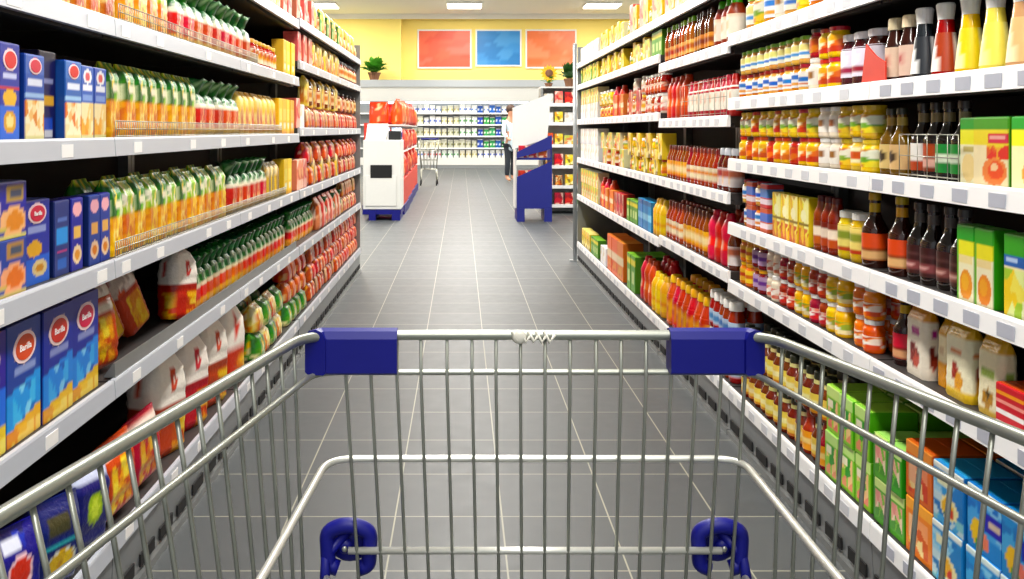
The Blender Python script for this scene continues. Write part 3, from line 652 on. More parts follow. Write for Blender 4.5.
def unit(side, Y0, Y1, key, label, htop, posts=(0, 1), end=False):
    s = -1 if side == 'L' else 1
    xf = XL if side == 'L' else XR
    W = Y1-Y0-.004
    root = empty('shelving_unit', (xf, Y0+.002, 0))
    tag(root, label, 'shelving', 'shelving units along the %s of the aisle' % ('left' if side == 'L' else 'right'))
    def B(g, x0, y0, z0, x1, y1, z1, m): return g.box(*sorted_box(s*x0, y0, z0, s*x1, y1, z1), m)
    D = .46
    B(G(), D, 0, 0, D+.03, W, htop, 'back').obj('back_panel', root)
    # kick plate, leaning in towards the floor
    g = G(); zt = LEV[key][0]-.045; ins = .012
    x_in = .0 if side == 'R' else .0
    g.prism([(s*.012, 0), (s*.06, 0), (s*.06, zt), (s*.004, zt)], 1, 0, W, 'kick')
    k = g.obj('kick_plate', root)
    n = 8; sm = G(); sm.box(*sorted_box(s*.0, 0, .034, s*.006, W/n*.7, .068), 'dark'); sd = sm.data('vent_slot')
    for i in range(n):
        o = bpy.data.objects.new('vent_slot', sd); o.location = (s*.003, W/n*(i+.2), 0); link(o, k)
    # foot strip
    g = G(); B(g, -.004, 0, .0, .011, W, .022, 'upright'); g.obj('foot_strip', root)
    for i, z in enumerate(LEV[key]):
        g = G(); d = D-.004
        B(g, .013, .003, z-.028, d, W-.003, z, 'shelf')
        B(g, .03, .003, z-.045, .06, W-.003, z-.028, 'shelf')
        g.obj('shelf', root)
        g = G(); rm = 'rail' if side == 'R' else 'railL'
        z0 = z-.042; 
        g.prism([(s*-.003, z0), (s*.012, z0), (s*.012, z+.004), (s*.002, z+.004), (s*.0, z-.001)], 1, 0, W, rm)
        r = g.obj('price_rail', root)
        rg = random.Random(int(Y0*100)*7+i+(0 if s > 0 else 50))
        y = rg.uniform(.03, .12); tw = .055
        near = (side == 'R' and Y0 < 2.2); tm = 'tag' if near else ('tagf' if side == 'R' else 'tagw')
        while y < W-tw-.01:
            o = bpy.data.objects.new('price_tag', tag_mesh(tw, tm, s)); o.location = (s*-.0012, y, z0-.002); link(o, r)
            y += tw+(rg.choice([.045, .05, .06, .075]) if near else (rg.choice([.05, .08, .13]) if side == 'R' else rg.choice([.2, .3, .42])))
    for j in posts:
        g = G(); y0 = 0 if j == 0 else W-.03
        B(g, D-.04, y0, LEV[key][0]+.001, D-.001, y0+.03, htop, 'upright'); g.obj('upright', root)
    if end:
        B(G(), .005, W-.0, LEV[key][0], D, W+.012, htop, 'upright').obj('end_panel', root)
    return root
unit('L', .93, 2.16, 'L1', 'shelving unit nearest the camera on the left, holding blue pasta boxes', 2.0)
unit('L', 2.16, 3.39, 'L1', 'second left shelving unit, holding yellow and green pasta bags', 2.0)
unit('L', 3.39, 4.62, 'L1', 'third left shelving unit, with red bags under green gathered tops', 2.0)
unit('L', 4.64, 6.05, 'L2', 'fourth left shelving unit, past the step in the shelf heights', 1.92)
unit('L', 6.05, 7.46, 'L2', 'last left shelving unit before the white kiosk', 1.92, end=True)
unit('R', 1.06, 2.26, 'R1', 'right shelving unit nearest the camera, with soup boxes and cone bottles', 2.05)
unit('R', 2.26, 3.46, 'R1', 'second right shelving unit, with stacked jars under white rails', 2.05)
unit('R', 3.465, 4.67, 'R3', 'third right shelving unit, with ketchup and green capped bottles', 2.05)
unit('R', 4.68, 5.78, 'R4', 'fourth right shelving unit, with yellow packs on top', 1.95)
unit('R', 5.78, 6.88, 'R4', 'fifth right shelving unit, of small cartons', 1.95)
unit('R', 6.88, 7.96, 'R4', 'last right shelving unit beside the grey steel post', 1.95, end=True)
g = G(); g.tube([(0, 0, .0), (0, 0, 1.98)], .019, 'steel', 12); g.box(-.05, -.03, 0, .05, .03, .012, 'steel')
g.sphere((0, 0, 1.98), .021, .021, .015, 'steel')
tag(g.obj('steel_post', None, (XR-.005, 8.06, 0)), 'grey steel post at the far end of the right shelves', 'post')

# ------------------------------------------------------------ filling the shelves
ONES = 'first second third fourth fifth sixth seventh eighth ninth tenth eleventh twelfth thirteenth fourteenth fifteenth sixteenth seventeenth eighteenth nineteenth'.split()
TENS = {2: 'twenty', 3: 'thirty', 4: 'forty', 5: 'fifty', 6: 'sixty', 7: 'seventy', 8: 'eighty', 9: 'ninety'}
def ordw(n):
    if n < 20: return ONES[n-1]
    t, u = divmod(n, 10)
    return TENS[t][:-1]+'ieth' if u == 0 else TENS[t]+'-'+ONES[u-1]
LEVN = ['bottom deck', 'lowest shelf', 'second shelf', 'third shelf', 'fourth shelf', 'top shelf']
COUNT = {}
LABELS = {}
def instance(kind, detail, loc, rz, scale=1.0, tilt=(0, 0)):
    parts = kind.meshes(detail)
    if detail == 0:
        o = bpy.data.objects.new(kind.name, parts[0][1]); root = link(o)
    else:
        root = empty(kind.name)
        for pn, me, lab in parts:
            o = bpy.data.objects.new(pn, me); link(o, root)
            if lab: o['label'] = lab
    root.location = loc
    if tilt != (0, 0):
        root.rotation_mode = 'XYZ'
        # tilt about local axes before turning to the aisle
        root.rotation_euler = (Matrix.Rotation(rz, 3, 'Z') @ Matrix.Rotation(tilt[0], 3, 'X') @ Matrix.Rotation(tilt[1], 3, 'Y')).to_euler()
    else: root.rotation_euler = (0, 0, rz)
    root.scale = (scale,)*3
    return root
PLUR = {'box': 'boxes', 'bag': 'bags', 'bottle': 'bottles', 'jar': 'jars', 'tub': 'tubs'}
def place_label(side, lv, Y):
    far = (side == 'L' and Y > 4.63) or (side == 'R' and Y > 4.675)
    sd = 'left' if side == 'L' else 'right'
    return ('far %s %s' if far else '%s %s') % (sd, LEVN[lv])
def run(side, lv, Ya, Yb, keys, rows=1, tiers=1, gap=.004, setback=.018, scale=1.0, tilt=(0, 0), dz=0, jit=.02, yaw=0, clamp=True):
    """fill Ya..Yb (near to far) of a shelf; keys: one kind or a list cycled along the row; tiers may be a list of kinds"""
    s = -1 if side == 'L' else 1
    xf = XL if side == 'L' else XR
    if isinstance(keys, str): keys = [keys]
    rg = random.Random('%s%s%s' % (side, lv, Ya))
    y = Ya; i = 0
    fy = lambda q: q+.042*min(1, max(0, (3.3-q)/1.1))   # the fronts stand a little behind the rail
    Ya, Yb = fy(Ya), fy(Yb); y = Ya
    while True:
        col = keys[i % len(keys)]
        stack = col if isinstance(col, (list, tuple)) else [col]*tiers
        w = max(KINDS[k].w for k in stack)*scale; d = max(KINDS[k].d for k in stack)*scale
        if y+w > Yb+.012: break
        yc = y+w/2
        Z = LEV[bay_of(side, yc)][lv]+dz
        lv_ = LEV[bay_of(side, yc)]
        sc = scale
        if lv < 5 and clamp:
            room = lv_[lv+1]-.05-Z
            hh = sum(KINDS[k].h for k in stack)+.002*len(stack)
            if tilt != (0, 0): hh *= 1.06
            sc = min(scale, room/hh)
        for r in range(rows):
            z = Z+.0005
            for t, k in enumerate(stack):
                kd = KINDS[k]
                xc = xf+s*(setback+d/2+r*(d+.006)+rg.uniform(0, .008))
                rz = (PI/2-yaw if side == 'L' else -PI/2+yaw)+rg.uniform(-jit, jit)*1.5
                det = 1 if (yc < 3.46 and r == 0) else 0
                o = instance(kd, det, (xc, yc+rg.uniform(-.001, .001), z), rz, sc, tilt)
                pl = place_label(side, lv, yc)
                tw = []
                if len(stack) > 1: tw.append(['lower', 'upper'][t] if len(stack) == 2 else ['bottom', 'middle', 'topmost'][t])
                if rows > 1: tw.append(['front-row', 'back-row', 'third-row'][r])
                ck = (kd.desc, pl, ' '.join(tw)); COUNT[ck] = COUNT.get(ck, 0)+1
                o['_ck'] = 0
                LABELS.setdefault(ck, []).append(o)
                o['category'] = kd.cat
                z += kd.h*sc+.001
        y += w+gap; i += 1
def finish_labels():
    for (desc, pl, tw), lst in LABELS.items():
        lst.sort(key=lambda o: o.location.y)
        n = len(lst)
        for i, o in enumerate(lst):
            del o['_ck']
            if n == 1: lab = '%s %s on the %s' % (tw, desc, pl)
            elif i == 0: lab = 'nearest %s %s on the %s' % (tw, desc, pl)
            elif i == n-1 and n > 2: lab = 'farthest %s %s on the %s' % (tw, desc, pl)
            else: lab = '%s-nearest %s %s on %s' % (ordw(i+1), tw, desc, pl)
            lab = ' '.join(lab.split())
            if len(lab.split()) > 16: print('LONG', lab)
            o['label'] = lab
            if n > 1: o['group'] = ('%s, %s' % (desc, pl))
def YL(x): return 748/(461-x)
def YR(x): return 924/(x-461)

# left, third shelf (just under eye level)
run('L', 3, 1.525, 1.625, 'pb_tall', jit=.006); run('L', 3, 1.627, 1.712, 'pb_tall', jit=.006); run('L', 3, 1.722, 1.81, 'pb_cream', jit=.006); run('L', 3, 1.812, 1.892, 'pb_navy', setback=.034, jit=.006)
run('L', 3, 1.892, 1.98, 'pb_cream', jit=.006); run('L', 3, 1.98, 2.14, 'pb_pale', jit=.006)
run('L', 3, 2.175, 2.95, 'ybag', setback=.03); run('L', 3, 2.96, 3.52, 'rbag', setback=.03, gap=.01); run('L', 3, 3.53, 4.2, 'ebag', setback=.03); run('L', 3, 4.22, 4.6, 'ycarton', setback=.02)
run('L', 3, 4.68, 4.95, ['pinkbox', 'whitebox']); run('L', 3, 5.0, 6.3, [['brownpack', 'ebag'], ['brownpack', 'brownjar_l'], ['redpack', 'bbag']]); run('L', 3, 6.35, 7.4, [['redpack', 'brownjar_l'], ['redpack', 'brownpack']])
# left, fourth shelf
run('L', 4, 1.8, 2.25, 'ebag', setback=.03); run('L', 4, 2.26, 2.7, 'ybag2', setback=.03); run('L', 4, 2.71, 3.72, 'rbag', setback=.03, gap=.01); run('L', 4, 3.75, 4.3, 'redjar_l', setback=.03); run('L', 4, 4.32, 4.61, 'ycarton')
run('L', 4, 4.68, 5.2, ['pinkbox', 'redjar_l']); run('L', 4, 5.2, 6.4, ['ebag', 'brownpack', 'bbag']); run('L', 4, 6.4, 7.4, 'brownjar_l')
# left, top shelf
run('L', 5, 3.3, 3.9, 'whitebox'); run('L', 5, 3.95, 4.3, 'yellowbox'); run('L', 5, 4.32, 4.6, 'pinkbox')
run('L', 5, 4.68, 5.3, ['pinkbox', 'redpack']); run('L', 5, 5.3, 6.3, ['ebag', 'brownjar_l', 'greencan']); run('L', 5, 6.3, 7.4, ['ebag', 'goldbag'])
# left, second shelf
run('L', 2, 1.575, 1.74, 'pb_flat', tiers=2, jit=.005); run('L', 2, 1.745, 1.86, 'pb_mid', setback=.03); run('L', 2, 1.87, 2.02, ['pb_slim', 'pb_side'], setback=.03); run('L', 2, 2.03, 2.15, ['pb_side'], setback=.02)
run('L', 2, 2.175, 3.38, ['ybag', 'ybag2'], setback=.03, rows=2); run('L', 2, 3.4, 4.02, 'rbag', setback=.03); run('L', 2, 4.03, 4.33, 'bbag', setback=.03); run('L', 2, 4.35, 4.61, 'ycarton')
run('L', 2, 4.68, 5.0, 'pinkbox', dz=0); run('L', 2, 5.0, 6.4, [['brownpack', 'redpack'], ['redpack', 'brownpack'], ['bbag']]); run('L', 2, 6.4, 7.4, [['redpack', 'orangepack'], ['brownpack', 'redpack']])
# left, lowest shelf
run('L', 1, 1.505, 2.11, 'pb_big', setback=.02, jit=.01)
run('L', 1, 2.125, 2.27, 'redorange', setback=.05, tilt=(.1, -.12), dz=.015, scale=.95, yaw=.3); run('L', 1, 2.33, 2.72, 'ryslack', setback=.085, tilt=(.05, -.55), gap=.085, dz=.036, scale=.93, yaw=.35, clamp=False); run('L', 1, 2.78, 2.93, 'wrbag', setback=.03, tilt=(-.05, .08), dz=.008, scale=.98, yaw=.4)
run('L', 1, 2.97, 4.6, 'rbag_dark', rows=2, setback=.05, gap=.012); run('L', 1, 4.68, 5.4, 'rbag_dark', setback=.05); run('L', 1, 5.42, 6.5, ['pinkpack', 'pinkpack', 'rbag_dark']); run('L', 1, 6.5, 7.4, [['brownpack', 'brownpack'], ['redpack', 'brownpack']])
# left, bottom deck
run('L', 0, 1.60, 1.76, 'bluebag', setback=.02, tilt=(.12, .12), dz=.014, scale=1.08, yaw=.2); run('L', 0, 1.785, 1.95, 'bluebag2', setback=.02, tilt=(.12, .12), dz=.014, scale=1.08, yaw=.2); run('L', 0, 1.97, 2.13, 'bluebag3', setback=.02, tilt=(.12, .1), dz=.014, scale=1.05, yaw=.2)
run('L', 0, 1.55, 2.12, 'darkbag', setback=.235, scale=1.6, gap=.012)
run('L', 0, 2.15, 2.54, 'redorange', setback=.02, tilt=(.15, -.1), dz=.02, scale=1.08, yaw=.16, gap=.035)
run('L', 0, 2.62, 3.70, 'wrbag', setback=.03, scale=1.36, gap=.07, yaw=.3)
run('L', 0, 3.80, 4.45, [['greenbag', 'goldbag'], ['goldbag', 'greenbag']], rows=2); run('L', 0, 4.46, 5.1, [['greenbag', 'orangepack', 'orangepack']], rows=1)
run('L', 0, 5.12, 6.3, [['redpack']*3, ['redpack', 'orangepack', 'brownpack'], ['brownpack', 'redpack', 'redpack']], rows=1); run('L', 0, 6.3, 7.4, [['orangepack', 'orangepack', 'redpack'], ['orangepack', 'redpack', 'orangepack']])
# right, top shelf
run('R', 5, 2.3, 3.4, ['goldjar', 'greenlidjar', 'whitejar', 'bluejar'], scale=1.5)
run('R', 5, 3.5, 4.64, ['pinkbox', 'yellowbox']); run('R', 5, 4.7, 5.75, ['yellowbox', 'pinkbox', 'goldjar'], scale=1.2); run('R', 5, 5.8, 6.85, ['lightbox', 'yellowbox'] ); run('R', 5, 6.9, 7.9, 'whitebox')
# right, fourth shelf
for key, yc in (('dr_peach', 1.60), ('dr_peach', 1.682), ('dr_pale', 1.768), ('dr_yellow', 1.868), ('dr_red', 1.961), ('dr_black', 2.045)): run('R', 4, yc-.031, yc+.031, key, setback=.018)
run('R', 4, 2.082, 2.2, 'beigecap', gap=.01); run('R', 4, 2.27, 2.50, 'bigjar', setback=.03, gap=.002); run('R', 4, 2.50, 2.64, [['yellowjar', 'yellowjar']]); run('R', 4, 2.65, 2.72, [['whitejar', 'redsaucejar']])
run('R', 4, 2.73, 3.42, [['redlidjar', 'greenlidjar'], ['bluejar', 'greenlidjar']])
run('R', 4, 3.5, 3.78, 'greencap', gap=.01); run('R', 4, 3.8, 4.1, 'thindark'); run('R', 4, 4.1, 4.64, ['thinbrown', 'thinbrown', 'thindark'])
run('R', 4, 4.7, 5.0, 'greencan'); run('R', 4, 5.0, 5.7, ['lightbox', 'ycarton', 'goldjar']); run('R', 4, 5.82, 6.85, ['yellowbox', 'goldjar', 'ebag']); run('R', 4, 6.9, 7.9, ['yellowbox', 'greencan'])
# right, third shelf
run('R', 3, 1.55, 1.782, 'soup_wide', gap=.006, setback=.016, jit=.006); run('R', 3, 1.785, 1.86, 'soup_narrow', jit=.006)
run('R', 3, 1.865, 1.99, 'soyg', setback=.03); run('R', 3, 1.99, 2.12, ['soy', 'soyw'], setback=.03); run('R', 3, 2.12, 2.24, 'oliveoil', setback=.02)
run('R', 3, 2.27, 2.5, [['goldjar', 'goldjar'], ['oiljar', 'goldjar']]); run('R', 3, 2.5, 2.66, [['whitejar', 'whitejar']]); run('R', 3, 2.67, 3.42, [['yellowjar', 'goldjar'], ['yellowjar', 'yellowjar'], ['redsaucejar', 'goldjar']])
run('R', 3, 3.5, 4.24, 'ketchup', gap=.003); run('R', 3, 4.26, 4.64, 'redbottle', gap=.004)
run('R', 3, 4.7, 5.2, [['wl_cream', 'wl_red'], ['wl_red', 'wl_red']]); run('R', 3, 5.2, 5.75, [['redjar_l', 'wl_cream'], ['redbox'], ['chili']]); run('R', 3, 5.82, 6.3, ['orangebox2', 'redbottle']); run('R', 3, 6.3, 6.86, [['yellowjar', 'wl_yellow'], ['goldlid', 'goldjar']]); run('R', 3, 6.9, 7.9, [['whitebox', 'lightbox']])
# right, second shelf
run('R', 2, 1.56, 1.725, 'soup_blue', setback=.016, jit=.006); run('R', 2, 1.727, 1.86, 'soup_green', setback=.016, jit=.006)
run('R', 2, 1.87, 2.12, 'clearblk', setback=.03); run('R', 2, 2.13, 2.245, 'goldneck', setback=.02); run('R', 2, 2.27, 2.35, 'goldneck'); run('R', 2, 2.35, 2.5, 'picklejar'); run('R', 2, 2.51, 2.7, 'brownsauce')
run('R', 2, 2.7, 3.08, 'ypack'); run('R', 2, 3.08, 3.4, [['bluepot', 'bluepot'], ['bluejar', 'redlidjar']])
run('R', 2, 3.5, 3.72, 'silvercap'); run('R', 2, 3.73, 4.2, 'chili', rows=2); run('R', 2, 4.2, 4.64, 'amber', rows=2)
run('R', 2, 4.7, 5.7, [['yellowjar', 'yellowbox'], ['yellowbox', 'goldjar'], ['goldjar', 'wl_yellow']]); run('R', 2, 5.82, 6.8, [['lightbox', 'goldjar'], ['wl_cream', 'lightbox'], ['redjar_l', 'yellowjar']]); run('R', 2, 6.9, 7.9, [['whitebox', 'whitebox']])
# right, lowest shelf
run('R', 1, 1.53, 1.63, 'orangetea'); run('R', 1, 1.635, 1.73, 'redstripe'); run('R', 1, 1.6, 1.72, 'olivepack', setback=.1, scale=1.15)
run('R', 1, 1.735, 1.83, 'cookie3', setback=.03, scale=.9); run('R', 1, 1.84, 1.95, 'cookie2', setback=.03, scale=.9); run('R', 1, 1.955, 2.01, 'cookieo', setback=.05, scale=.9); run('R', 1, 2.02, 2.13, 'cookie', setback=.03, scale=.9)
run('R', 1, 2.14, 2.25, 'goldneck', setback=.03); run('R', 1, 2.27, 2.45, 'wl_orange', rows=2, tiers=2, scale=.86); run('R', 1, 2.45, 2.58, 'wl_yellow', rows=2, tiers=2, scale=.86); run('R', 1, 2.58, 2.72, 'wl_red', rows=2, tiers=2, scale=.86)
run('R', 1, 2.72, 2.85, 'wl_yellow', rows=2, tiers=2, scale=.86); run('R', 1, 2.85, 2.99, 'wl_red', rows=2, tiers=2, scale=.86); run('R', 1, 2.99, 3.12, 'wl_cream', rows=2, tiers=2, scale=.86); run('R', 1, 3.13, 3.27, 'purplejar', rows=2, tiers=2, scale=.95); run('R', 1, 3.28, 3.42, 'goldlid', rows=2, tiers=2, scale=.95)
run('R', 1, 3.49, 3.58, 'silvercap'); run('R', 1, 3.59, 3.86, 'redbottle', rows=2, gap=.004); run('R', 1, 3.87, 4.3, 'amber', rows=2, scale=1.15); run('R', 1, 4.3, 4.64, 'chili', rows=2, scale=1.15)
run('R', 1, 4.7, 4.95, 'mustardtall'); run('R', 1, 4.95, 5.35, 'bluecan'); run('R', 1, 5.35, 5.75, 'greencan'); run('R', 1, 5.82, 6.2, 'redbox'); run('R', 1, 6.2, 6.85, ['orangebox2', 'redbottle']); run('R', 1, 6.9, 7.9, [['lightbox', 'lightbox']])
# right, bottom deck
run('R', 0, 1.46, 1.83, 'bluebox2', tiers=2, rows=2, jit=.006); run('R', 0, 1.835, 1.965, 'bluebox', tiers=2, rows=2, jit=.006); run('R', 0, 1.965, 2.09, 'orangebox', tiers=2, rows=2, jit=.006)
run('R', 0, 2.095, 2.25, 'limetea', tiers=2, rows=2, jit=.006, scale=.85); run('R', 0, 2.275, 2.56, 'greentea', tiers=2, rows=2, jit=.006)
run('R', 0, 2.57, 2.76, [['smalljar_red', 'smalljar_amber'], ['smalljar_amber', 'smalljar_amber']], rows=2); run('R', 0, 2.77, 3.4, 'smalljar_amber', tiers=2, rows=2)
run('R', 0, 3.49, 3.9, 'whitecap', tiers=2, rows=2, gap=.003); run('R', 0, 3.91, 4.64, 'yellowcap', rows=2, gap=.003, scale=1.5)
run('R', 0, 4.7, 5.0, 'mustardtall', scale=1.1); run('R', 0, 5.0, 5.4, 'redbottle', rows=2, scale=1.2); run('R', 0, 5.42, 5.75, 'greencan', rows=2, scale=1.6); run('R', 0, 5.82, 6.5, 'orangebox2', scale=1.7); run('R', 0, 6.5, 6.85, 'whitebox'); run('R', 0, 6.9, 7.3, 'greencan'); run('R', 0, 7.3, 7.9, 'yellowbox')

# the same goods carry on towards the camera
for lv, ya, yb, k in ((1, 1.05, 1.48, 'pb_big'), (3, 1.05, 1.5, 'pb_tall'), (2, 1.08, 1.54, 'pb_mid')): run('L', lv, ya-.042, yb-.042, k)
for lv, ya, yb, k in ((1, 1.12, 1.53, 'orangetea'), (2, 1.12, 1.55, 'soup_green'), (3, 1.12, 1.55, 'soup_wide'), (4, 1.14, 1.55, 'dr_peach')): run('R', lv, ya-.042, yb-.042, k)
# wire fences in front of the loose goods (one countable guard per stretch)
def guard(side, lv, Ya, Yb, h, label, n=None, solid=False):
    s = -1 if side == 'L' else 1; xf = XL if side == 'L' else XR
    z = LEV[bay_of(side, (Ya+Yb)/2)][lv]
    L = Yb-Ya; n = n or int(L/.014)
    g = G(); x = s*.006
    if solid:
        g.prism([(x, 0), (x+s*.028, 0), (x+s*.028, .004), (x+s*.006, h), (x+s*.002, h)], 1, 0, L, 'upright')
    else:
        for q in (1.0, .5, .06): g.tube([(x, 0, h*q), (x, L, h*q)], .0014, 'wire', 5)
        for i in range(n+1): g.tube([(x, L*i/n, .0), (x, L*i/n, h)], .0011, 'wire', 4)
    tag(g.obj('shelf_guard' if solid else 'wire_guard', None, (xf, Ya, z+.0045)), label, 'shelf guard')
guard('L', 3, 2.18, 4.2, .04, 'low wire guard before the yellow pasta bags on left third shelf')
guard('L', 2, 2.18, 4.3, .04, 'low wire guard before the yellow pasta bags on left second shelf')
guard('L', 4, 2.2, 3.7, .04, 'low wire guard before the bags on left fourth shelf')
guard('L', 1, 2.18, 4.58, .035, 'solid grey guard strip before the tilted red bags on left lowest shelf', solid=True)
guard('R', 3, 1.868, 2.12, .1, 'tall wire guard before the black soy bottles on right third shelf', 6)
guard('R', 3, 3.5, 4.24, .15, 'red lit wire guard before the ketchup bottles on right third shelf', 9)
# ------------------------------------------------------------ the shopping cart
cart = empty('shopping_cart', (.09, .62, 0))
tag(cart, 'zinc wire shopping cart with blue corner guards, pushed by the camera', 'shopping cart')
CO = Vector((.09, .62, 0))
def cp(pts): return [Vector(p)-CO for p in pts]
ZR = .967
rimL = [(-.176, 1.0, ZR), (-.278, .53, ZR), (-.325, .26, ZR)]
rimR = [(.344, 1.0, ZR), (.4257, .666, ZR), (.50, .30, ZR)]
def tubeobj(name, pts, r, m='chrome', n=8, parent=cart, fr=0):
    P = fillet(cp(pts), fr) if fr else cp(pts)
    return G().tube(P, r, m, n).obj(name, parent)
tubeobj('rim', rimL[::-1]+rimR, .0058, fr=.045, n=12)
# upper ring, middle ring, lower ring
Z2, Z3, Z4 = .923, .822, .722
tubeobj('upper_ring', [(-.30, .30, Z2), (-.25, .551, Z2), (-.166, 1.006, Z2), (.333, 1.006, Z2), (.399, .623, Z2), (.46, .32, Z2)], .0034, fr=.03)
tubeobj('middle_ring', [(-.19, .42, Z3), (-.168, .745, Z3), (-.153, 1.012, Z3), (.322, 1.012, Z3), (.318, .767, Z3), (.32, .42, Z3)], .0042, fr=.035, m='ring')
tubeobj('lower_ring', [(-.128, 1.0, Z4), (.296, 1.0, Z4)], .0042, m='ring')
tubeobj('lower_side_tube', [(.318, .985, Z4-.024), (.322, .6, Z4-.03)], .0042, m='ring')
tubeobj('lower_side_tube', [(-.150, .985, Z4-.024), (-.154, .6, Z4-.03)], .0042, m='ring')
# wires of the far panel
xs = [346, 371, 397, 421, 447, 472, 496, 520.5, 545, 570, 596, 621, 646, 671, 696, 721, 745]
for x in xs:
    X = (x-461)/880; Xb = .084+(X-.084)*.88
    tubeobj('wire', [(X, 1.0, ZR-.002), (X, 1.0, ZR-.05), (Xb, .995, .52)], .0021, n=6)
def side_wire(Y, right):
    if right:
        t = (1.0-Y); X = .344+t*.2446; sl = .03+.30*max(0, 1-Y)
        Xb = X-sl*.45
    else:
        t = (1.0-Y); X = -.176-t*.217; sl = .03+.42*max(0, 1-Y)
        Xb = X+sl*.45
    tubeobj('wire', [(X, Y, ZR-.002), ((X*.9+Xb*.1), Y, ZR-.045), (Xb, Y-.01, .52)], .0021, n=6)
for i in range(20):
    side_wire(.965-i*.034, False)
    side_wire(.965-i*.034, True)
# basket floor grid
zb = .52
for i in range(9):
    Y = .36+i*.078; t = (1-Y); XLb = -.176-t*.217+(.03+.42*t)*.45; XRb = .344+t*.2446-(.03+.3*t)*.45
    tubeobj('floor_wire', [(XLb, Y, zb), (XRb, Y, zb)], .0024, n=5)
for x in xs[::3]:
    X = (x-461)/880; tubeobj('floor_wire', [(.084+(X-.084)*.88, .995, zb), (.084+(X-.084)*.88, .33, zb)], .0024, n=5)
# corner guards of blue plastic
def corner_guard(sx, x_in, x_out, yend, xend):
    P = fillet(cp([(x_in, 1.0, ZR-.022), (x_out, 1.0, ZR-.022), (xend, yend, ZR-.022)]), .03, 8)
    g = G(); V = []; Fc = []; n = len(P)
    prof2 = [(-.0125, -.018), (-.0125, .020), (-.008, .028), (0, .0305), (.008, .028), (.0125, .020), (.0125, -.018), (.0095, -.0205), (-.0095, -.0205)]
    k = len(prof2)
    for i, p in enumerate(P):
        d = (P[min(i+1, n-1)]-P[max(0, i-1)]).normalized(); a = d.cross(Vector((0, 0, 1))).normalized()
        for (u, w) in prof2: V.append(p+a*u+Vector((0, 0, w)))
    for i in range(n-1):
        for j in range(k):
            l = (j+1) % k; Fc.append((i*k+j, i*k+l, (i+1)*k+l, (i+1)*k+j))
    Fc.append(tuple(range(k))[::-1]); Fc.append(tuple((n-1)*k+j for j in range(k)))
    g.add(V, Fc, 'blue')
    return g.obj('corner_guard', cart)
corner_guard(-1, -.072, -.161, .989, -.164)['label'] = 'blue plastic guard wrapped over the left rim corner'
corner_guard(1, .236, .327, .988, .331)['label'] = 'blue plastic guard wrapped over the right rim corner'
# blue bumpers at the ends of the lower ring
def bumper(cx, s):
    g = G()
    cy = 1.01; cz = Z4+.001
    # rounded hood of thick plastic, open at the bottom, curling over the frame corner
    path = fillet([(cx-.012, cy, cz-.026), (cx-.023, cy, cz-.022), (cx-.025, cy, cz+.016), (cx-.008, cy-.002, cz+.024), (cx+.008, cy-.002, cz+.024), (cx+.025, cy, cz+.016), (cx+.023, cy, cz-.022), (cx+.012, cy, cz-.026)], .014, 5)
    g.tube(cp(path), .0088, 'blue', 12)
    g.tube(cp([(cx-s*-.0, cy+.004, cz+.017), (cx+s*.026, cy-.002, cz-.012), (cx+s*.024, cy-.02, cz-.028)]), .006, 'blue', 10)
    c = Vector((cx, cy+.012, cz-.002))-CO
    g.sphere(c, .024, .006, .022, 'blue', 16, 8)
    g.sphere(c+Vector((s*.004, -.009, 0)), .009, .006, .009, 'blue', 12, 6)
    o = g.obj('bumper', cart)
    h = G(); h.sphere(c+Vector((s*.004, -.0165, 0)), .0035, .002, .0035, 'chrome', 8, 5); h.obj('screw', o)
    return o
bumper(-.129, -1)['label'] = 'blue plastic bumper at lower left corner'
bumper(.297, 1)['label'] = 'blue plastic bumper at lower right corner'
# strip of torn tape hanging on the rim
g = G(); rg = random.Random(3)
for k in range(5):
    x0 = .058+k*.009; g.tube(cp([(x0, .994, ZR+.006), (x0+.006, .992, ZR-.004-rg.uniform(0, .004)), (x0+.012, .9935, ZR+.002)]), .0022, 'tape', 5)
g.sphere(Vector((.066, .994, ZR-.001))-CO, .009, .004, .008, 'tape', 8, 6)
o = g.obj('torn_tape', cart); o['label'] = 'pale torn tape on the rim'
# push handle, lower frame and casters (below and behind the frame of the picture)
tubeobj('handle', [(-.325, .26, ZR), (-.31, .14, 1.0), (.48, .14, 1.0), (.50, .30, ZR)], .011, m='blue', fr=.05, n=12)
for X0, Xb in ((-.30, -.16), (.47, .34)):
    tubeobj('frame_tube', [(X0, .28, ZR-.01), (X0*.9+Xb*.1, .25, .75), (Xb, .26, .22), (Xb, .98, .17), (Xb, .98, .13)], .011, n=10, fr=.05)
tubeobj('frame_tube', [(-.16, .5, .2), (.34, .5, .2)], .009, n=8)
for X in (-.16, .34):
    tubeobj('basket_strut', [(X, .6, .195), (X*.8+.02, .62, .522)], .007, n=8)
for (x, y) in ((-.16, .28), (.34, .28), (-.16, .98), (.34, .98)):
    g = G(); p = Vector((x, y, 0))-CO
    for sx in (-.018, .016): g.box(p.x+sx, p.y-.018, .055, p.x+sx+.002, p.y+.018, .14, 'upright')
    g.box(p.x-.018, p.y-.018, .14, p.x+.018, p.y+.018, .15, 'upright')
    c = g.obj('caster', cart)
    if y < .5: tubeobj('caster_stem', [(x, y-.01, .149), (x, y-.01, .225)], .008, n=6)
    w = G(); n = 20; V = []
    for (xx, r) in ((-.013, .045), (-.015, .055), (-.012, .06), (.012, .06), (.015, .055), (.013, .045)):
        V += [(p.x+xx, p.y+r*math.cos(2*PI*i/n), .06+r*math.sin(2*PI*i/n)) for i in range(n)]
    Fc = [(a*n+i, a*n+(i+1) % n, (a+1)*n+(i+1) % n, (a+1)*n+i) for a in range(5) for i in range(n)]+[tuple(range(n)), tuple(5*n+i for i in range(n))[::-1]]
    w.add(V, Fc, 'black'); w.obj('wheel', c)
